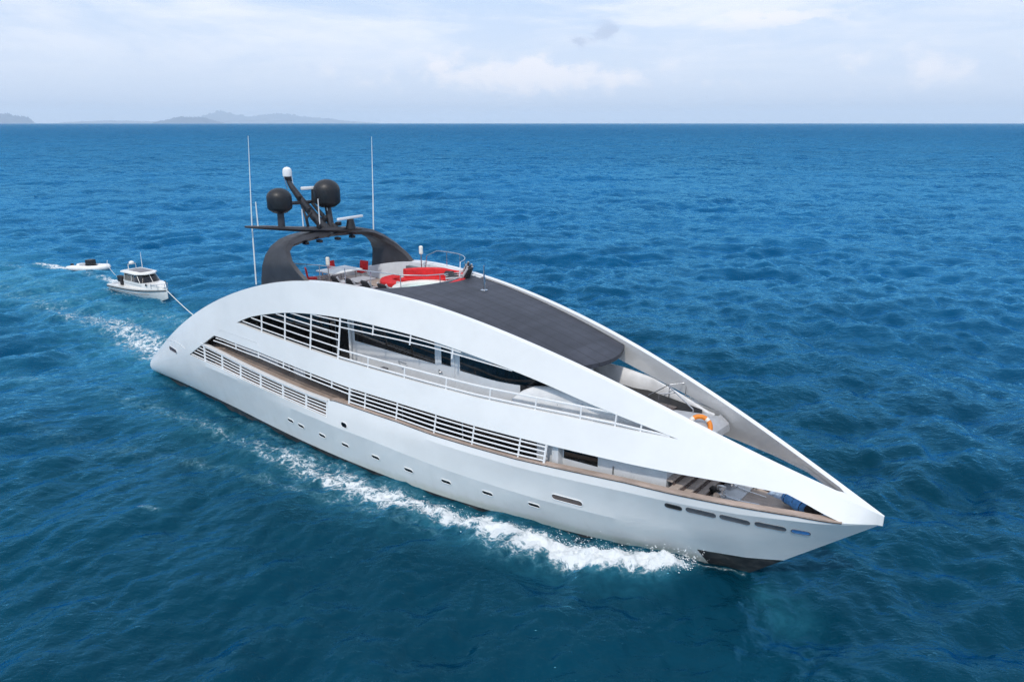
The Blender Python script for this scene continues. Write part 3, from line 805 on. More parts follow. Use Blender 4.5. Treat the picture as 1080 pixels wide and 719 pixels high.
for (x, y, z, q) in [(13.9, -.75, 10.95, .20), (13.6, -1.05, 11.55, .16), (14.3, -.2, 10.45, .24), (14.55, .45, 10.2, .22), (14.6, -.75, 10.2, .18)]:
    MB().box((x, y, z), (q, q*1.2, q*.9), R(20), .03).build('equipment_box', 'black', MAST)
MB().tube([(14.65, .35, 9.9), (14.1, -.1, 10.6), (13.75, -.45, 11.25)], [.13, .11, .08], 10).build('stay', 'char', MAST)
MB().tube([(14.05, -1.0, 10.1), (13.8, -.95, 10.7), (13.55, -.98, 11.3)], [.07, .06, .05], 8).build('stay', 'char', MAST)
MB().tube([(14.3, -.9, 10.9), (14.2, -1.15, 10.6), (14.2, -1.1, 10.2)], .06, 8).build('horn', 'black', MAST)
for s, x0 in ((-1, 13.35), (1, 14.6)):
    if s < 0: pts = [(x0, -3.72, 7.6), (x0, -3.62, 10.5), (x0, -3.35, 14.5)]
    else: pts = [(14.45, 2.75, 9.3), (14.45, 2.85, 11.2), (14.45, 2.98, 14.4)]
    MB().tube(pts, [.035, .030, .010], 6).build('whip_antenna', 'white', YACHT if s < 0 else YACHT)

# ---- upper foredeck: coachroof, dark side glazing, white fairings
ZF = 4.98
secs = []; mb = MB()
for x in list(np.arange(28.4, 34.9, .5))+[35.05]:
    yh = min(max(.12, .30+(x-32.2)*.31), 1.28, skin(x, 4.9)-.28)
    secs.append([(x, -yh, 4.36), (x, -yh, ZF), (x, -yh*.4, ZF+.05), (x, yh*.4, ZF+.05), (x, yh, ZF), (x, yh, 4.36)])
mb.loft(secs)
CR = ypart(mb, 'coachroof', 'grey')
mb = MB()                                                   # sloping front down to the foredeck
fr = []
for x, z in ((35.06, ZF+.03), (35.28, ZF-.1), (35.42, 4.75), (35.46, 4.5)):
    yh = max(min(1.28, skin(x, max(z, 4.0))-.3), .4); fr.append([(x, -yh, z), (x, -yh*.3, z+.03), (x, yh*.3, z+.03), (x, yh, z), (x-.5, yh, min(z-.3, 4.4)), (x-.5, -yh, min(z-.3, 4.4))])
mb.loft(fr); ypart(mb, 'deck_front', 'grey')
for s in (-1, 1):
    mb = MB(); secs = []
    for x in list(np.arange(28.2, 34.2, .4))+[34.45]:
        yi = min(max(.13, .31+(x-32.2)*.31), 1.29, skin(x, 4.9)-.28); yo = min(1.95, skin(x, 5.2)-.62); yo = max(yo, yi+.02)
        tz = 5.0+max(0, 31.5-x)*.28
        secs.append([(x, s*yi, 4.7), (x, s*yi, 5.01), (x, s*yo, max(5.06, min(tz*.5+2.6, 5.5))), (x, s*yo, 4.7)])
    mb.loft(secs); ypart(mb, 'dark_glazing', 'black')
    # smooth white boat-shaped fairing on each side
    mb = MB(); secs = []
    fx = [28.3, 28.6, 29.1, 29.8, 30.6, 31.4, 32.2, 33.0, 33.8, 34.5, 34.9]
    fh = lin(fx, [5.02, 5.36, 5.62, 5.73, 5.76, 5.70, 5.58, 5.44, 5.26, 5.10, 5.0])
    fin = lin(fx, [2.30, 2.02, 1.72, 1.46, 1.36, 1.46, 1.68, 1.9, 1.9, 1.9, 1.9])
    for x in np.linspace(28.3, 34.9, 34):
        yo = skin(x, 5.2)-.42; yi = min(fin(x), yo-.16); zt_ = fh(x); zb = 4.62; ym = (yi+yo)/2
        sec = []
        for k in range(11):
            a = PI*k/10; c = math.cos(a)
            yy = ym-(yo-yi)/2*c*(1 if abs(c) < .99 else 1)
            sec.append((x, s*yy, zb+.42+(zt_-zb-.42)*math.sin(a)**.75))
        sec = [(x, s*(yi+.10), zb)]+sec+[(x, s*yo, zb)]
        secs.append(sec)
    mb.loft(secs); FA = ypart(mb, 'side_fairing', 'cover', ang=50)
    mb = MB()
    for x, z in ((31.2, 5.50), (32.3, 5.40), (30.2, 5.30), (33.2, 5.25), (31.9, 5.2)):
        mb.box((x, s*(skin(x, 5.2)-.46), z-.12), (.10, .06, .05), bev=.012)
    mb.build('cleat', 'steel', FA)
# stair hatch and its steel frame
mb = MB(); mb.box((33.15, .55, ZF+.06), (.85, .6, .04), bev=.015); ypart(mb, 'stair_hatch', 'bronze')
SF = rail_run([(32.2, 1.15, ZF+.1), (33.05, 1.15, 5.72), (33.55, 1.55, 5.80)], [(33.05, 1.15, 5.70), (33.55, 1.5, 5.78)], .66, .020, 'stair_rail')
q = MB(); q.tube([(33.1, 1.0, 5.70), (34.2, .85, 5.12)], .024, 6); q.tube([(34.2, .85, 5.12), (34.2, .85, 5.0)], .024, 6); q.build('post', 'steel', SF)
q = MB(); q.tube([(32.85, .75, 5.05), (32.85, .75, 5.42), (33.4, 1.05, 5.5)], .022, 6); q.build('post', 'steel', SF)

# ---- foredeck: broad steps, winch base
for k in range(5):
    x = 34.56+.29*k; z = 3.50-.17*k
    y = min(skin(x, z)-.28, 2.2) if k else dhy(34.6)-.03
    mb = MB(); mb.box((x+.12, 0, z-.04), (.30, 2*y, .08), bev=.01); st = ypart(mb, 'step', 'teak_lit')
    mb = MB(); mb.box((x+.30, 0, z-.13), (.05, 2*y-.05, .11)); mb.build('riser', 'bronze', st)
mb = MB(); mb.box((36.25, 0, 2.80), (.85, 1.9, .05), bev=.01); ypart(mb, 'winch_plate', 'grey_white')
for (x, y) in ((36.05, -.48), (36.05, .42)):
    mb = MB(); mb.lathe((x, y, 2.82), [(.20, 0), (.20, .08), (.12, .10), (.10, .24), (.17, .30), (.17, .34), (.05, .36)], 18); wn = ypart(mb, 'anchor_winch', 'steel')
    mb = MB(); mb.box((x-.28, y+.05, 2.93), (.26, .30, .22), bev=.05); mb.build('motor', 'black', wn)
    mb = MB(); mb.tube([(x, y-.18, 2.95), (x, y-.32, 2.95)], [.12, .14], 14); mb.build('drum', 'steel', wn)
    mb = MB(); mb.tube([(x+.2, y, 2.88), (x+.7, y*.9, 2.86), (x+1.3, y*.7, 2.90)], .025, 6); mb.build('chain', 'steel', wn)
for (x, y) in ((35.75, -.95), (35.75, .95), (36.75, -.9), (36.75, .8)):
    mb = MB(); mb.tube([(x-.12, y, 2.9), (x+.12, y, 2.9)], .03, 8); mb.tube([(x-.05, y, 2.76), (x-.05, y, 2.9)], .025, 6); mb.tube([(x+.05, y, 2.76), (x+.05, y, 2.9)], .025, 6); ypart(mb, 'cleat', 'steel')
mb = MB(); mb.tube([(37.0, .95, 2.83), (39.4, .2, 2.98)], .03, 6); ypart(mb, 'deck_seam', 'bronze')
# bow plate between the arch tips
mb = MB(); secs = []
for x in np.arange(40.15, 40.95, .1):
    y = max(bt(x)-.05, .02); z = za(x)-.02
    secs.append([(x, -y, z), (x, y, z), (x, y, z-.30), (x, -y, z-.30)])
mb.loft(secs); ypart(mb, 'bow_plate', 'white')
mb = MB(); mb.lathe((39.75, .28, 3.30), [(.11, 0), (.11, .05), (.05, .08), (.05, .2), (.09, .24), (.02, .26)], 12); ypart(mb, 'bow_bollard', 'steel')

# ------------------------------------------------------------------ loose things on the yacht
lb = thing('lifebuoy', 'orange lifebuoy with white bands hung at the front of the upper deck', 'lifebuoy', (34.95, -.15, 4.98))
nrm = Vector((.42, -.70, .50))
mb = MB(); mb.ring((0, 0, 0), nrm, .36, .085, 40, 12); mb.build('ring', 'orange', lb)
q = nrm.normalized().to_track_quat('Z', 'Y').to_matrix()
for a in (45, 135, 225, 315):
    mb = MB(); secs = []
    for k in range(5):
        t = R(a-9+18*k/4); c = Vector((.36*math.cos(t), .36*math.sin(t), 0)); rd = Vector((math.cos(t), math.sin(t), 0))
        secs.append([q @ (c+rd*.089*math.cos(b)+Vector((0, 0, .089*math.sin(b)))) for b in [2*PI*j/12 for j in range(12)]])
    mb.loft(secs); mb.build('band', 'reflect', lb)

def make_lounger():
    o = thing('deck_chair', 'x', 'chair')
    mb = MB(); mb.box((0, 0, .36), (.95, .54, .13), bev=.05); mb.build('seat', 'red', o)
    mb = MB(); mb.box((-.52, 0, .62), (.13, .56, .62), bev=.05, mat=Matrix.Rotation(R(-22), 3, 'Y')); mb.build('backrest', 'blackcush', o)
    mb = MB(); mb.box((.30, 0, .455), (.42, .50, .05), bev=.02); mb.build('seat_pad', 'blackcush', o)
    for s in (-1, 1):
        mb = MB(); mb.tube([(.48, s*.30, .40), (.1, s*.31, .45), (-.38, s*.31, .52), (-.62, s*.30, .93)], .045, 8); mb.build('side_trim', 'piping', o)
    for x in (.36, -.36):
        for s in (-1, 1):
            mb = MB(); mb.tube([(x, s*.24, .32), (x*1.1, s*.26, 0)], .022, 6); mb.build('leg', 'steel', o)
    return o
chair = make_lounger()
spots = [(17.55, -1.55, SD+.42, 80, 'aftmost red and black deck chair along the near rim of the sun deck'),
         (18.45, -1.45, SD+.42, 82, 'second red and black deck chair from the stern along the near rim'),
         (19.4, -1.30, SD+.42, 84, 'third red and black deck chair from the stern along the near rim'),
         (20.35, -1.15, SD+.40, 88, 'red and black deck chair on the near rim, the one closest to the spa tub'),
         (20.75, 3.0-.55, SD+.78, 215, 'red and black deck chair at the port end of the row before the spa'),
         (21.25, 2.1, SD+.80, 205, 'red and black deck chair between two others at the front of the spa'),
         (21.7, 1.65, SD+.82, 200, 'red and black deck chair at the front of the spa, nearest the awning pole')]
mb = MB(); mb.box((19.0, -1.65, SD+.205), (4.3, 1.5, .40), bev=.03); ypart(mb, 'deck_plinth', 'grey_white')
mb = MB(); mb.strip([(20.3, 2.95), (21.0, 2.7), (21.6, 2.1), (22.05, 1.3)], SD, SD+.79, .75); ypart(mb, 'deck_plinth', 'grey_white')
for i, (x, y, z, a, lab) in enumerate(spots):
    o = chair if i == 0 else copy_tree(chair)
    o.location = (x, y, z); o.rotation_euler = (0, 0, R(a)); tag(o, lab, 'chair', 'red and black deck chairs on the sun deck')

TB = thing('dining_table', 'white topped dining table at the aft end of the sun deck', 'table', (13.75, .9, SD))
mb = MB(); mb.box((0, 0, .71), (1.5, 1.9, .06), bev=.02); mb.build('tabletop', 'tabletop', TB)
for sx in (-.5, .5):
    for sy in (-.7, .7):
        mb = MB(); mb.tube([(sx, sy, 0), (sx, sy, .69)], .04, 8); mb.build('leg', 'steel', TB)
LT = thing('low_table', 'low pale grey table in front of the white dining table', 'table', (15.8, .15, SD))
mb = MB(); mb.box((0, 0, .52), (1.0, 2.2, .07), bev=.02); mb.build('tabletop', 'piping', LT)
mb = MB(); mb.box((0, 0, .245), (.6, 1.5, .48), bev=.02); mb.build('base', 'grey_white', LT)
def make_dchair():
    o = thing('dining_chair', 'x', 'chair')
    mb = MB(); mb.box((0, 0, .44), (.48, .52, .08), bev=.03); mb.build('seat', 'red', o)
    mb = MB(); mb.box((-.26, 0, .74), (.08, .54, .50), bev=.03, mat=Matrix.Rotation(R(-8), 3, 'Y')); mb.build('backrest', 'red', o)
    for x in (-.2, .2):
        for s in (-1, 1):
            mb = MB(); mb.tube([(x, s*.22, .42), (x*1.1, s*.24, 0)], .02, 6); mb.build('leg', 'steel', o)
    return o
dc = make_dchair()
for i, (x, y, a, lab) in enumerate([(12.75, 1.35, 10, 'red dining chair behind the white table, on the stern side'), (13.85, 2.25, -80, 'red dining chair at the port end of the white table'), (13.3, -.5, 60, 'red dining chair at the near end of the white table, by the post lamp')]):
    o = dc if i == 0 else copy_tree(dc)
    o.location = (x, y, SD); o.rotation_euler = (0, 0, R(a)); tag(o, lab, 'chair', 'red dining chairs round the white table')
def make_stool():
    o = thing('bar_stool', 'x', 'stool')
    mb = MB(); mb.lathe((0, 0, .68), [(.16, 0), (.19, .03), (.19, .08), (.12, .11)], 16); mb.build('seat', 'red', o)
    mb = MB(); mb.tube([(-.16, -.14, .95), (-.20, 0, .97), (-.16, .14, .95)], .05, 8); mb.build('backrest', 'tabletop', o)
    mb = MB(); mb.tube([(0, 0, 0), (0, 0, .68)], .03, 8); mb.lathe((0, 0, 0), [(.18, 0), (.18, .02), (.04, .04)], 16); mb.tube([(-.1, 0, .7), (-.18, 0, .96)], .02, 6); mb.build('base', 'black', o)
    return o
st = make_stool()
for i, (x, y, lab) in enumerate([(17.5, 2.3, 'red bar stool at the stern end of the port bar niche'), (18.15, 2.2, 'red bar stool in the middle of the three at the port bar niche'), (18.75, 2.15, 'red bar stool at the port bar niche, the one nearest the spa')]):
    o = st if i == 0 else copy_tree(st)
    o.location = (x, y, SD); o.rotation_euler = (0, 0, R(-90)); tag(o, lab, 'stool', 'red bar stools at the niche')

# blue covered gear on the bow
random.seed(4)
BB = thing('covered_raft', 'long roll of gear under a blue canvas cover on the bow deck', 'cover', (38.33, .14, 2.93), R(-26))
secs = []
for x in np.linspace(-.5, .5, 16):
    r = .20*(1-abs(x/.54)**6)+.01*math.sin(x*9); secs.append([(x, r*1.1*math.cos(a)+.01*math.sin(5*a+x*7), .21+r*math.sin(a)+.012*math.sin(4*a+9*x)) for a in [2*PI*k/16 for k in range(16)]])
MB().loft(secs).build('canvas', 'blue', BB)
for x in (-.3, .05, .35): MB().ring((x, 0, .21), (1, 0, 0), .205, .012, 20, 6).build('strap', 'black', BB)
DR = thing('hose_reel', 'black hose reel lying beside the blue canvas roll on the bow deck', 'reel', (38.98, -.06, 2.96))
MB().lathe((0, -.16, .24), [(.24, 0), (.24, .04), (.14, .05), (.14, .27), (.24, .28), (.24, .32)], 20, (0, 1, 0)).build('drum', 'black', DR)
MB().box((0, 0, .05), (.36, .3, .09), bev=.02).build('base', 'steel', DR)
def tarp(name, label, c, L, W, H, mat, rz, seed):
    rnd = np.random.RandomState(seed); mb = MB(); n = 12; V = []
    for i in range(n+1):
        for j in range(n+1):
            u = -1+2*i/n; v = -1+2*j/n; e = max(0, 1-u**4)*max(0, 1-v**4)
            V.append((u*L/2, v*W/2, .008+H*e*(.6+.4*rnd.rand())))
    mb.add(V, [(i*(n+1)+j, (i+1)*(n+1)+j, (i+1)*(n+1)+j+1, i*(n+1)+j+1) for i in range(n) for j in range(n)])
    m_ = n+1; bd = [i*m_ for i in range(m_)]+[n*m_+j for j in range(1, m_)]+[i*m_+n for i in range(n-1, -1, -1)]+[j for j in range(n-1, 0, -1)]
    k0 = len(mb.v); mb.v += [(V[b][0], V[b][1], 0) for b in bd]; nb = len(bd)
    mb.f += [(bd[i], k0+i, k0+(i+1) % nb, bd[(i+1) % nb]) for i in range(nb)]+[tuple(range(k0, k0+nb))]
    o = mb.build(name, mat, ang=70); o.location = c; o.rotation_euler = (0, 0, rz); tag(o, label, 'cover'); return o
tarp('folded_tarpaulin', 'pale blue folded tarpaulin lying behind the blue canvas roll', (37.55, .85, 2.80), .62, .45, .16, M['bluewhite'], R(-20), 3)
tarp('crumpled_tarpaulin', 'crumpled blue and white tarpaulin in front of the hose reel at the bow tip', (39.42, -.10, 2.96), .40, .34, .26, M['bluewhite'], R(-15), 8)

# ------------------------------------------------------------------ towed cabin boat
TL, TBW = 8.3, 1.22
T = thing('cabin_boat', 'small white motorboat with a dark windowed cabin towed behind the superyacht', 'boat', (-27.15, 5.85, 0), R(4.2))
hb = lambda x: TBW*(1-max(0, (x-3.6)/(TL-3.55))**2.4)
sh = lambda x: .62+.36*(x/TL)**1.6
secs = []
for x in list(np.linspace(0, 7.9, 26))+[8.1, 8.28]:
    b = max(hb(x), .03); s_ = sh(x); wl = b*(.86 if x < 5 else .86-.5*(x-5)/3.3); k = max(0, x-6.6)
    zb = -.35+.42*k**1.5*.5
    secs.append([(x, -b, s_), (x, -b*.99, s_-.22), (x, -wl, max(.05, zb+.05)), (x, -wl*.55, zb), (x, wl*.55, zb), (x, wl, max(.05, zb+.05)), (x, b*.99, s_-.22), (x, b, s_)])
HB = MB().loft(secs).build('hull', 'gelcoat', T, ang=40)
for s in (-1, 1):
    MB().tube([(x, s*(max(hb(x), .03)+.015), sh(x)-.17) for x in np.linspace(0, 8.25, 28)], .05, 8).build('rubbing_strake', 'black', HB)
    MB().tube([(x, s*(max(hb(x), .03)*.97), sh(x)-.50) for x in np.linspace(0, 6.6, 20)], .018, 6).build('boot_stripe', 'bronze', HB)
secs = []
for x, wd, h in [(2.5, .86, .28), (2.6, .92, .44), (6.2, .88, .50), (6.9, .72, .44), (7.7, .30, .20), (7.85, .18, .06)]:
    s_ = sh(x); secs.append([(x, -wd, s_-.02), (x, -wd*.94, s_+h), (x, wd*.94, s_+h), (x, wd, s_-.02)])
MB().loft(secs).build('foredeck', 'gelcoat', T, ang=40)
secs = []
for z, x0, x1, yw in [(1.06, 2.75, 6.15, .92), (1.30, 2.72, 6.12, .93), (1.98, 2.85, 5.55, .84)]:
    secs.append([(x0, -yw, z), (x1-.55, -yw, z), (x1-.12, -yw*.72, z), (x1, -yw*.3, z), (x1, yw*.3, z), (x1-.12, yw*.72, z), (x1-.55, yw, z), (x0, yw, z)])
CB = MB().loft(secs[:2]).loft(secs[1:]).build('cabin', 'glass', T, ang=20)
secs2 = [[(x, y*1.02, z) for x, y, z in secs[0]], [(x+(.02 if x > 4 else -.02), y*1.025, z) for x, y, z in secs[1]]]
MB().loft(secs2).build('cabin_wall', 'gelcoat', CB, ang=20)
for s in (-1, 1):
    for x0, x1 in ((2.8, 2.9), (4.1, 4.12)):
        MB().tube([(x0, s*.925, 1.30), (x1, s*.845, 1.98)], .03, 6).build('window_post', 'gelcoat', CB)
for x0, y0, x1, y1 in ((5.57, .93, 5.0, .84), (5.57, -.93, 5.0, -.84), (6.12, 0, 5.57, 0)):
    MB().tube([(x0, y0, 1.30), (x1, y1, 1.98)], .022, 6).build('window_post', 'gelcoat', CB)
RF = []
for z, g in ((1.96, .02), (2.02, .16), (2.12, .14), (2.19, -.05)):
    RF.append([(2.62-g*.6, -.88-g, z), (5.1, -.88-g, z), (5.62+g, -.42-g*.3, z), (5.62+g, .42+g*.3, z), (5.1, .88+g, z), (2.62-g*.6, .88+g, z)])
RFO = MB().loft(RF).build('cabin_roof', 'gelcoat', T, ang=50)
MB().box((4.2, 0, 2.205), (2.1, 1.15, .035), bev=.012).build('roof_panel', 'solar', RFO)
o = MB().tube([(2.75, -.35, 2.18), (2.75, -.35, 2.62), (2.75, .35, 2.62), (2.75, .35, 2.18)], .035, 8).build('light_mast', 'gelcoat', RFO)
MB().lathe((2.75, 0, 2.64), [(.12, 0), (.22, .03), (.24, .14), (.10, .26), (.001, .28)], 18).build('radar_dome', 'gelcoat', T)
MB().tube([(3.5, .55, 2.16), (3.45, .60, 3.7)], [.035, .015], 6).build('antenna', 'white', T)
o = MB().box((-.30, .25, .85), (.55, .42, .62), bev=.12).build('outboard_motor', 'black', T)
MB().box((-.25, .25, .25), (.22, .16, .9), bev=.05).build('motor_leg', 'black', o)
MB().box((1.85, -.55, 1.02), (.5, .45, .85), bev=.08).build('aft_seat', 'blackcush', T)
MB().box((1.55, .45, .80), (.55, .6, .45), bev=.08).build('aft_seat', 'gelcoat', T)
MB().box((1.3, 0, .60), (2.3, 1.9, .06)).build('cockpit_floor', 'grey', T)
PR = MB().tube([(6.9, -.72, 1.25), (7.6, -.5, 1.36), (8.25, -.10, 1.42), (8.25, .10, 1.42), (7.6, .5, 1.36), (6.9, .72, 1.25)], .022, 6).build('bow_rail', 'steel', T)
for x, y in ((6.95, .70), (7.6, .5), (8.2, .12)):
    for s in (-1, 1): MB().tube([(x, s*y, .92), (x, s*y, 1.38)], .018, 6).build('post', 'steel', PR)
for s in (-1, 1): MB().tube([(6.45, s*.905, 1.16), (6.5, s*.885, 1.34)], .06, 6).build('deck_hatch', 'black', T)
MB().box((7.35, -.15, 1.05), (.28, .3, .18), bev=.04).build('windlass', 'black', T)
MB().box((7.75, .1, .98), (.3, .3, .14), bev=.04).build('anchor', 'steel', T)

# ------------------------------------------------------------------ towed inflatable
D = thing('inflatable_dinghy', 'white inflatable dinghy with a black console towed behind the cabin boat', 'dinghy', (-38.6, 7.55, 0), R(28))
pts = [(-2.2, -.72, .30), (-1.5, -.74, .30), (.5, -.72, .31), (1.4, -.55, .36), (2.0, -.25, .44), (2.2, 0, .48), (2.0, .25, .44), (1.4, .55, .36), (.5, .72, .31), (-1.5, .74, .30), (-2.2, .72, .30)]
MB().tube(pts, [.18]+[.31]*9+[.2], 14).build('tube', 'hypalon', D)
secs = []
for x, b in ((-1.9, .6), (.8, .58), (1.5, .4), (1.95, .12)): secs.append([(x, -b, .25), (x, -b*.5, -.12), (x, b*.5, -.12), (x, b, .25)])
MB().loft(secs).build('hull', 'gelcoat', D)
o = MB().box((.15, 0, .74), (.75, .72, .85), bev=.06).build('console', 'black', D)
MB().box((.42, 0, 1.02), (.06, .55, .30), bev=.02, mat=Matrix.Rotation(R(-20), 3, 'Y')).build('windscreen', 'glass', o)
MB().box((-.65, 0, .5), (.75, .7, .42), bev=.08).build('seat', 'grey', D)
MB().box((.85, 0, .42), (.7, .7, .16), bev=.06).build('bow_cushion', 'blackcush', D)
o = MB().box((-2.2, 0, .50), (.28, .24, .30), bev=.08).build('outboard_motor', 'black', D)
MB().box((-2.2, 0, .15), (.16, .12, .6), bev=.03).build('motor_leg', 'black', o)
MB().tube([(2.15, 0, .6), (2.25, 0, 1.15)], .03, 6).build('bow_post', 'white', D)

# tow lines
def hang(name, a, b, sag, r, label):
    a, b = Vector(a), Vector(b); pts = []
    for k in range(25):
        t = k/24; p = a.lerp(b, t); p.z -= sag*4*t*(1-t); pts.append(p)
    o = MB().tube(pts, r, 6).build(name, 'rope'); tag(o, label, 'rope'); return o
hang('tow_rope', (-18.85, 6.46, .80), (.35, 1.2, 1.20), .22, .035, 'white tow rope stretched from the bow of the cabin boat to the yacht stern')
hang('tow_line', (-36.4, 8.55, .55), (-27.2, 6.2, .62), .25, .022, 'thin tow line running from the white dinghy to the stern of the cabin boat')

# ------------------------------------------------------------------ distant islands
CX, CY = 44.703, -22.076; PSI = R(39.746)
def ang_dir(a_deg):
    a = R(a_deg); X, Y = math.sin(a), math.cos(a)
    return X*math.cos(PSI)-Y*math.sin(PSI), X*math.sin(PSI)+Y*math.cos(PSI)
isl_mat = simple('forested_rock', (.02, .05, .10), .9, var=.4, scale=.004)
def island(prof, dist, depth, label, seed):
    """prof: (bearing from the view axis, height in m); a ridge with sloping flanks and spurs"""
    dist *= 3.0; depth *= 3.0; prof = [(b_, h_*2.7) for b_, h_ in prof]
    rnd = np.random.RandomState(seed); bs = np.array([p[0] for p in prof]); hs = np.array([p[1] for p in prof])
    n = 140; B = np.linspace(bs[0], bs[-1], n); Hh = np.interp(B, bs, hs)
    nz = np.zeros(n)
    for o_ in range(1, 6): nz += np.interp(np.linspace(0, 6*2**o_, n), np.arange(6*2**o_+2), rnd.rand(6*2**o_+2)-.5)/2**o_
    Hh = np.maximum(Hh*(1+.42*nz), 2)*np.clip(np.minimum(np.arange(n), n-1-np.arange(n))/5., .0, 1)
    mb = MB(); rows_ = []
    for i in range(n):
        ux, uy = ang_dir(B[i]); sec = []
        for j in range(9):
            t = -1+j/4; w_ = max(0, 1-abs(t))**.75*(1+.25*(rnd.rand()-.5)*(abs(t) < .99))
            dd = dist+t*depth; sec.append((CX+ux*dd, CY+uy*dd, -4+Hh[i]*w_+3*(w_ > 0)))
        rows_.append(sec)
    mb.loft(rows_, closed=False, cap=False)
    o = mb.build('island', isl_mat, ang=180); tag(o, None, None, None, 'structure'); return o
island([(-38, 150), (-36.5, 330), (-35.2, 270), (-34.3, 265), (-33.4, 180), (-32.7, 150), (-32.3, 20)], 19000, 900, '', 1)
island([(-31.2, 25), (-29.5, 65), (-28, 100), (-26.2, 75), (-25, 45), (-23.5, 40), (-22.2, 20)], 25000, 900, '', 2)
island([(-25.6, 15), (-24.2, 120), (-23, 160), (-22.2, 140), (-21.4, 60), (-20.8, 10)], 17500, 700, '', 3)
island([(-24.5, 60), (-22.8, 190), (-21.8, 330), (-21.1, 420), (-20.3, 330), (-19.2, 250), (-18, 300), (-17, 330), (-16, 280), (-15, 250), (-13.6, 180), (-12.3, 90), (-10.8, 30), (-10, 10)], 26000, 1500, '', 5)

# ------------------------------------------------------------------ sea
rng_ = np.random.RandomState(11)
def ocean_tile(N, L, lmin, lmax, wdir, rms, seed, spread=2, chop=.62):
    r = np.random.RandomState(seed); kx = np.fft.fftfreq(N, L/N)*2*PI; KX, KY = np.meshgrid(kx, kx, indexing='ij')
    K = np.hypot(KX, KY); K[0, 0] = 1
    c = (KX*math.cos(wdir)+KY*math.sin(wdir))/K
    P = K**-3.6*(np.abs(c)**spread*(.25+.75*(c > 0))+.06)
    lam = 2*PI/K; P *= 1/(1+np.exp(-(lam-lmin)/(lmin*.08)))*1/(1+np.exp((lam-lmax)/(lmax*.08))); P[0, 0] = 0
    h = (r.randn(N, N)+1j*r.randn(N, N))*np.sqrt(P)
    H = np.fft.ifft2(h).real; k = rms/H.std()
    DX = np.fft.ifft2(-1j*KX/K*h).real; DY = np.fft.ifft2(-1j*KY/K*h).real
    return H*k, DX*k*chop, DY*k*chop, L, N
def sample(tile, x, y, rot):
    H, DX, DY, L, N = tile; c, s = math.cos(rot), math.sin(rot)
    u = ((x*c+y*s)/L*N) % N; v = ((-x*s+y*c)/L*N) % N
    i = np.floor(u).astype(int) % N; j = np.floor(v).astype(int) % N; fu = u-np.floor(u); fv = v-np.floor(v); i1 = (i+1) % N; j1 = (j+1) % N
    g = lambda A: A[i, j]*(1-fu)*(1-fv)+A[i1, j]*fu*(1-fv)+A[i, j1]*(1-fu)*fv+A[i1, j1]*fu*fv
    a, b = g(DX), g(DY); return g(H), a*c-b*s, a*s+b*c
WD = R(128+180)
tA = ocean_tile(512, 173., 6., 34., WD, .225, 1, 2, .7); tB = ocean_tile(256, 61., 1.7, 6.5, WD+.25, .115, 2, 1, .38); tC = ocean_tile(256, 19., .45, 1.8, WD-.3, .032, 3, 1, .3)
SX, SY = 30., -6.
g = .0061; nr = int(math.log(62000/2.2)/math.log(1+g))
rad = 2.2*(1+g)**np.arange(nr+1); rad[-1] = 62000
th_ = np.concatenate([np.linspace(R(78), R(182), 350, endpoint=False), np.linspace(R(182), R(438), 390, endpoint=False)]); ns = len(th_)
RR, TT = np.meshgrid(rad, th_, indexing='ij'); x = SX+RR*np.cos(TT); y = SY+RR*np.sin(TT)
x0_, y0_ = x.ravel(), y.ravel(); rr = RR.ravel()
fade = lambda r0, r1: np.clip((r1-rr)/(r1-r0), 0, 1)**2*(3-2*np.clip((r1-rr)/(r1-r0), 0, 1))
hA, aA, bA = sample(tA, x0_, y0_, 0.); hB, aB, bB = sample(tB, x0_, y0_, .5); hC, aC, bC = sample(tC, x0_, y0_, 1.1)
hA2, _, _ = sample(tA, x0_*.37+500, y0_*.37, .9)
# the hull's own pressure field calms the swell alongside
hx = np.clip((x0_-19)/17., -1, 1)*17+19; dh = np.hypot(x0_-hx, y0_); hA = hA*(.25+.75*np.clip((dh-3.5)/9., 0, 1)); 
fA, fB, fC = fade(900, 3000), fade(160, 420), fade(46, 120)
gust = .8+.4*np.clip(hA2/.3+.5, 0, 1)
Z = hA*fA+(hB*fB+hC*fC)*gust; X = x0_+aA*fA+aB*fB+aC*fC; Y = y0_+bA*fA+bB*fB+bC*fC
# wake geometry and foam coverage
def seg_field(pts, x, y):
    """distance to a polyline and the interpolated attributes of its nearest point"""
    best = np.full(x.shape, 1e9); att = np.zeros((len(pts[0])-2, len(x)))
    for a, b in zip(pts, pts[1:]):
        ax, ay, bx, by = a[0], a[1], b[0], b[1]; L2 = (bx-ax)**2+(by-ay)**2
        t = np.clip(((x-ax)*(bx-ax)+(y-ay)*(by-ay))/L2, 0, 1); d = np.hypot(x-ax-t*(bx-ax), y-ay-t*(by-ay)); mk = d < best
        best[mk] = d[mk]
        for k in range(att.shape[0]): att[k][mk] = (a[2+k]+t*(b[2+k]-a[2+k]))[mk]
    return best, att
near = np.where(rr < 130)[0]; xn, yn = X[near], Y[near]
foam = np.zeros(len(rr)); aer = np.zeros(len(rr)); bump_h = np.zeros(len(rr))
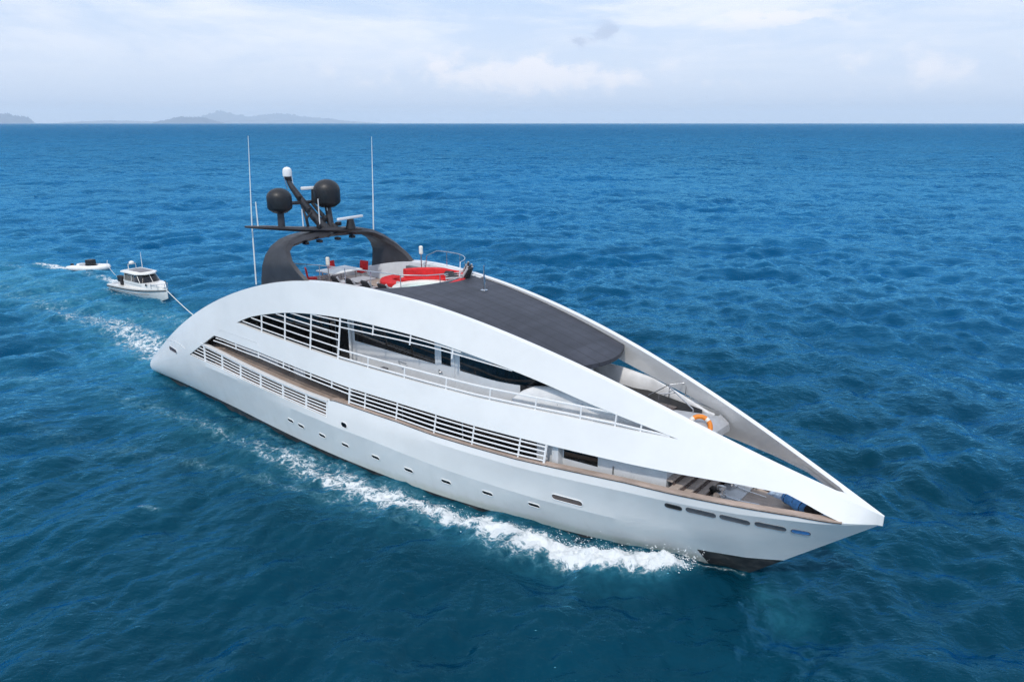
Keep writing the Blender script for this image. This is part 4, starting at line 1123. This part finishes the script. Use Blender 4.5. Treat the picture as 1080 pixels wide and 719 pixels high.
#            x      y     width  foam  aerated  height
bow_wave = [(35.5, -1.35, .24, .70, .7, .06), (34.9, -1.75, .50, 1.05, 1., .42), (34.0, -2.2, .76, 1.05, 1., .40), (32.8, -2.75, .84, 1.0, 1., .30), (31.5, -3.2, .86, .94, 1., .22), (29.9, -3.6, .88, .86, 1., .15), (28.1, -3.95, .90, .82, 1., .10),
            (26.3, -4.2, .95, .76, .9, .07), (24.3, -4.6, 1.15, .72, .8, .06), (22.1, -4.9, 1.3, .70, .8, .05), (19.2, -5.1, 1.35, .63, .6, .04), (16.0, -5.2, 1.25, .56, .5, .04), (12.6, -5.5, 1.15, .44, .5, .03), (8.7, -5.6, 1.1, .46, .4, .03), (4.5, -6.4, 1.2, .40, .3, .03), (0, -7.4, 1.5, .28, .25, .02), (-8, -9.5, 2., .15, .3, 0)]
def mirror(p, s): return [(q[0], s*q[1])+tuple(q[2:]) for q in p]
for s in (1, -1):
    d_, at = seg_field(mirror(bow_wave, s), xn, yn); q = np.exp(-(d_/at[0])**2)
    foam[near] = np.maximum(foam[near], q*at[1]); aer[near] = np.maximum(aer[near], np.exp(-(d_/(at[0]*1.7))**2)*at[2]*.8); bump_h[near] = np.maximum(bump_h[near], np.exp(-(d_/(at[0]*.8))**2)*at[3])
    # fine wash between hull and wave
    wash = [(37.0, -.22, .14, .62, .4, .03), (36.5, -.50, .18, .60, .4, .04), (35.6, -1.0, .25, .62, .6, .03), (33, -1.9, .4, .42, .6, 0), (29, -3.0, .45, .34, .6, 0), (24, -3.7, .5, .36, .5, 0), (18, -4.1, .6, .40, .5, 0), (10, -4.0, .5, .34, .5, 0), (2, -3.9, .5, .35, .6, 0)]
    d_, at = seg_field(mirror(wash, s), xn, yn); q = np.exp(-(d_/at[0])**2)
    foam[near] = np.maximum(foam[near], q*at[1]); aer[near] = np.maximum(aer[near], q*at[2]*.6); bump_h[near] = np.maximum(bump_h[near], q*at[3])
    # outer diverging streak
    div = [(27, -5.3, .6, .38, .25, 0), (22, -6.2, .7, .42, .25, 0), (15, -7.7, .7, .38, .25, 0), (8, -10.5, 1.2, .30, .25, 0), (-4, -14, 1.6, .22, .2, 0)]
    d_, at = seg_field(mirror(div, s), xn, yn); foam[near] = np.maximum(foam[near], np.exp(-(d_/at[0])**2)*at[1])
for path in ([(-1, -1.2, 2.2, .70, 1., .06), (-6, -.9, 2.4, .68, 1., .08), (-11, -.3, 2.2, .62, .9, .05), (-15, -.2, 2.2, .56, .7, .0), (-22, -.8, 2.6, .46, .55, .0), (-34, -1.5, 3.0, .38, .45, .0), (-60, -4, 5, .34, .4, 0), (-110, -10, 9, .2, .5, 0)],
             [(-1, 2.2, 2.0, .55, 1., .03), (-9, 3.0, 2.2, .44, .9, 0), (-18, 2.6, 2.4, .36, .9, 0), (-40, 1.0, 4, .35, .8, 0), (-80, -4, 6, .25, .5, 0)],
             [(-26.9, 5.8, .7, .8, .8, .03), (-29, 6.0, .9, .74, .8, 0), (-33, 6.0, 1.1, .52, .6, 0), (-38, 5.4, 1.3, .36, .5, 0)],
             [(-18.6, 6.5, .35, .5, .3, 0), (-22.5, 5.1, .5, .46, .4, 0), (-27.5, 4.5, .6, .5, .4, 0)],
             [(-40.3, 6.6, .5, .85, .7, .02), (-42.5, 5.6, .8, .75, .7, 0), (-47, 4.2, 1.2, .5, .5, 0), (-56, 1, 2, .3, .4, 0)],
             [(16.8, -11.75, .25, .55, .15, .02), (17.4, -11.55, .25, .62, .15, .04)],
             [(38.1, -.85, .35, .0, .45, 0), (38.8, -1.35, .45, .0, .5, 0)],
             [(-4, -9, 1.2, .42, .4, 0), (-14, -13, 1.4, .30, .3, 0), (-22, -14, 1.6, .34, .3, 0)]):
    d_, at = seg_field(path, xn, yn); q = np.exp(-(d_/at[0])**2)
    foam[near] = np.maximum(foam[near], q*at[1]); aer[near] = np.maximum(aer[near], np.exp(-(d_/(at[0]*2.0))**2)*at[2]); bump_h[near] = np.maximum(bump_h[near], q*at[3])
chop = np.zeros(len(rr)); hC2, _, _ = sample(tC, X*1.7+3, Y*1.7, .2)
Z = Z+bump_h*(.75+6*hC2)+foam*hC2*1.2*(rr < 120)
# a few scattered whitecaps on the crests
cap = np.clip((hB*fB+hA*.35-.185)/.10, 0, 1)*(rr > 14)*(rr < 260)
foam = np.maximum(foam, cap*.0)
nv = len(rr)
me = bpy.data.meshes.new('sea'); me.vertices.add(nv+1)
co = np.empty((nv+1, 3), np.float32); co[:nv, 0] = X; co[:nv, 1] = Y; co[:nv, 2] = Z; co[nv] = (SX, SY, float(Z[:ns].mean()))
me.vertices.foreach_set('co', co.ravel())
i = np.arange(nr)[:, None]*ns; j = np.arange(ns)[None, :]; j2 = (j+1) % ns
quads = np.stack([i+j, i+ns+j, i+ns+j2, i+j2], -1).reshape(-1, 4).astype(np.int32)
tris = np.stack([np.full(ns, nv), np.arange(ns), (np.arange(ns)+1) % ns], -1).astype(np.int32)
me.loops.add(quads.size+tris.size); me.polygons.add(len(quads)+len(tris))
me.loops.foreach_set('vertex_index', np.concatenate([quads.ravel(), tris.ravel()]))
me.polygons.foreach_set('loop_start', np.concatenate([np.arange(len(quads))*4, quads.size+np.arange(ns)*3]).astype(np.int32))
me.polygons.foreach_set('use_smooth', np.ones(len(quads)+len(tris), bool))
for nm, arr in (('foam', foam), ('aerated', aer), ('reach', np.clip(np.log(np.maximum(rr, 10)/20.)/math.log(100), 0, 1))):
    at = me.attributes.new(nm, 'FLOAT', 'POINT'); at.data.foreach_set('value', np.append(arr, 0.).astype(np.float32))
me.update(calc_edges=True); me.validate()
SEA = bpy.data.objects.new('sea', me); col.objects.link(SEA); tag(SEA, None, None, None, 'structure')

def sea_material():
    m, t, b = new_mat('sea_water')
    co = t.add('ShaderNodeTexCoord').outputs['Object']
    att = lambda n: t.add('ShaderNodeAttribute', attribute_name=n).outputs['Fac']
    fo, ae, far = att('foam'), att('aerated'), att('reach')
    warp = t.noise(co, .9, 3, .6, out=1)
    wv = t.v('ADD', co, t.v('MULTIPLY', t.v('SUBTRACT', warp, (.5, .5, .5)), (1.3, 1.3, 0)))
    cell = t.add('ShaderNodeTexVoronoi', feature='DISTANCE_TO_EDGE'); t.l.new(wv, cell.inputs['Vector']); cell.inputs['Scale'].default_value = 1.5
    cell2 = t.add('ShaderNodeTexVoronoi', feature='DISTANCE_TO_EDGE'); t.l.new(t.v('ADD', wv, t.v('MULTIPLY', t.noise(co, 5., 3, out=1), (.35, .35, 0))), cell2.inputs['Vector']); cell2.inputs['Scale'].default_value = 4.2
    lace = t.m('SUBTRACT', 1.0, t.m('MINIMUM', t.m('MULTIPLY', cell.outputs[0], 3.2), 1.0))
    lace2 = t.m('SUBTRACT', 1.0, t.m('MINIMUM', t.m('MULTIPLY', cell2.outputs[0], 3.6), 1.0))
    n1 = t.noise(co, 1.1, 6, .68, .6); n2 = t.noise(co, 7., 5, .7)
    tex = t.m('ADD', t.m('ADD', t.m('MULTIPLY', lace, .24), t.m('MULTIPLY', lace2, .20)), t.m('ADD', t.m('MULTIPLY', n1, .62), t.m('MULTIPLY', n2, .36)))
    sc = t.m('ADD', tex, t.m('MULTIPLY', fo, 1.05))
    fm = t.m('MULTIPLY', t.rng(sc, 1.27, 1.58), t.rng(fo, .02, .22))
    # water body: dark near and bright blue far, distance light painted into its colour
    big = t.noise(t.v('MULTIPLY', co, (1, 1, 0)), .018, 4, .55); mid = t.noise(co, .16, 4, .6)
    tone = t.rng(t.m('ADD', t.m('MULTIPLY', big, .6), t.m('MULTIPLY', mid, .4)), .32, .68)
    body_grade = t.mix(t.rng(far, -.12, .45), t.mix(tone, (.0002, .0155, .022), (.0003, .030, .045)), t.mix(tone, (.0003, .048, .134), (.0005, .076, .205)))
    body = t.mix(t.m('MULTIPLY', ae, t.rng(n1, .3, .75, .25, .9)), body_grade, (.030, .185, .265))
    body = t.mix(t.m('MULTIPLY', t.rng(sc, .95, 1.5), t.m('MULTIPLY', t.rng(fo, .05, .4), .35)), body, (.16, .36, .42))
    ro = t.rng(far, .1, 1, .03, .12, False)
    # ripples finer than the mesh, longer ones where the mesh coarsens
    cx = t.v('MULTIPLY', co, (1, 1, 0))
    def ripple(scale, stretch, det):
        r_ = t.add('ShaderNodeVectorRotate', rotation_type='Z_AXIS'); t.l.new(cx, r_.inputs['Vector']); r_.inputs['Angle'].default_value = -WD
        return t.noise(t.v('MULTIPLY', r_.outputs[0], (1, stretch, 0)), scale, det, .6, .4)
    h = t.m('MULTIPLY', t.m('MULTIPLY', ripple(3.0, .6, 4), .090), t.rng(far, .10, .42, 1.0, .22))
    h = t.m('ADD', h, t.m('MULTIPLY', t.m('MULTIPLY', ripple(.9, .5, 3), .26), t.m('MULTIPLY', t.rng(far, .14, .36), t.rng(far, .40, .62, 1.0, .35))))
    h = t.m('ADD', h, t.m('MULTIPLY', t.m('MULTIPLY', ripple(.22, .40, 3), 2.0), t.rng(far, .40, .62)))
    h = t.m('ADD', h, t.m('MULTIPLY', t.m('MULTIPLY', ripple(.05, .4, 4), 8.), t.rng(far, .66, .95)))
    h = t.m('ADD', h, t.m('MULTIPLY', fm, t.m('MULTIPLY', t.noise(co, 9, 4, .7), .10)))
    bn = t.add('ShaderNodeBump'); bn.inputs['Strength'].default_value = 1.0; bn.inputs['Distance'].default_value = 1.0
    t.l.new(h, bn.inputs['Height'])
    # wave facets hide one another at grazing view: the mirror share levels off with distance
    t.n.remove(b)
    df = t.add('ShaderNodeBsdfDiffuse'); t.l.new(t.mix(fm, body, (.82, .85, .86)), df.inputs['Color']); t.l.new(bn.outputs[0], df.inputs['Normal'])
    gl = t.add('ShaderNodeBsdfGlossy'); gl.inputs['Color'].default_value = (.22, .70, 1, 1); t.put(gl.inputs['Roughness'], ro); t.l.new(bn.outputs[0], gl.inputs['Normal'])
    fr = t.add('ShaderNodeFresnel'); fr.inputs['IOR'].default_value = 1.333; t.l.new(bn.outputs[0], fr.inputs['Normal'])
    F = t.m('MINIMUM', t.m('MULTIPLY', fr.outputs[0], t.rng(far, 0., .8, 1.3, .75, False)), t.rng(far, 0., .8, .8, .38, False))
    F = t.m('MULTIPLY', F, t.m('SUBTRACT', 1.0, t.m('MULTIPLY', fm, .92)))
    mxs = t.add('ShaderNodeMixShader'); t.l.new(F, mxs.inputs[0]); t.l.new(df.outputs[0], mxs.inputs[1]); t.l.new(gl.outputs[0], mxs.inputs[2])
    t.l.new(mxs.outputs[0], t.n['Material Output'].inputs['Surface'])
    return m
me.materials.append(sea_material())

# flung droplets along the crest of the bow wave
rs = np.random.RandomState(5); mb = MB()
bw_x = np.array([q[0] for q in bow_wave])[::-1]; bw_y = np.array([q[1] for q in bow_wave])[::-1]
octa = [(1, 0, 0), (-1, 0, 0), (0, 1, 0), (0, -1, 0), (0, 0, 1), (0, 0, -1)]
of = [(0, 2, 4), (2, 1, 4), (1, 3, 4), (3, 0, 4), (2, 0, 5), (1, 2, 5), (3, 1, 5), (0, 3, 5)]
for k in range(4200):
    t_ = rs.rand()**1.6; xx = 35.6-12*t_; s_ = -1 if k % 2 else 1
    hgt = (.55-.40*t_)*rs.rand()**2.2; out = rs.randn()*.28+.05
    r_ = (.006+.016*rs.rand()**3)*(1.2 if hgt < .15 else .9)
    c_ = (xx+rs.randn()*.2, s_*(-np.interp(xx, bw_x, bw_y)+out), .12+.28*(1-t_)+hgt)
    mb.add([(c_[0]+a*r_*1.6, c_[1]+b_*r_, c_[2]+q_*r_) for a, b_, q_ in octa], of)
SP = mb.build('bow_spray', simple('spray_water', (.86, .88, .90), .4), fix=False); tag(SP, None, None, None, 'stuff')

# ------------------------------------------------------------------ sea haze
mb = MB(); mb.box((0, 0, 648), (190000, 190000, 1304))
HZ = mb.build('haze', 'white'); tag(HZ, None, None, None, 'stuff')
hm = bpy.data.materials.new('sea_haze'); hm.use_nodes = True; ht = NT(hm.node_tree); ht.n.clear()
pv = ht.add('ShaderNodeVolumePrincipled'); pv.inputs['Color'].default_value = (.86, .94, 1.0, 1); pv.inputs['Density'].default_value = 2.5e-5; pv.inputs['Anisotropy'].default_value = 0.0
ht.l.new(pv.outputs[0], ht.add('ShaderNodeOutputMaterial').inputs['Volume'])
HZ.data.materials.clear(); HZ.data.materials.append(hm)
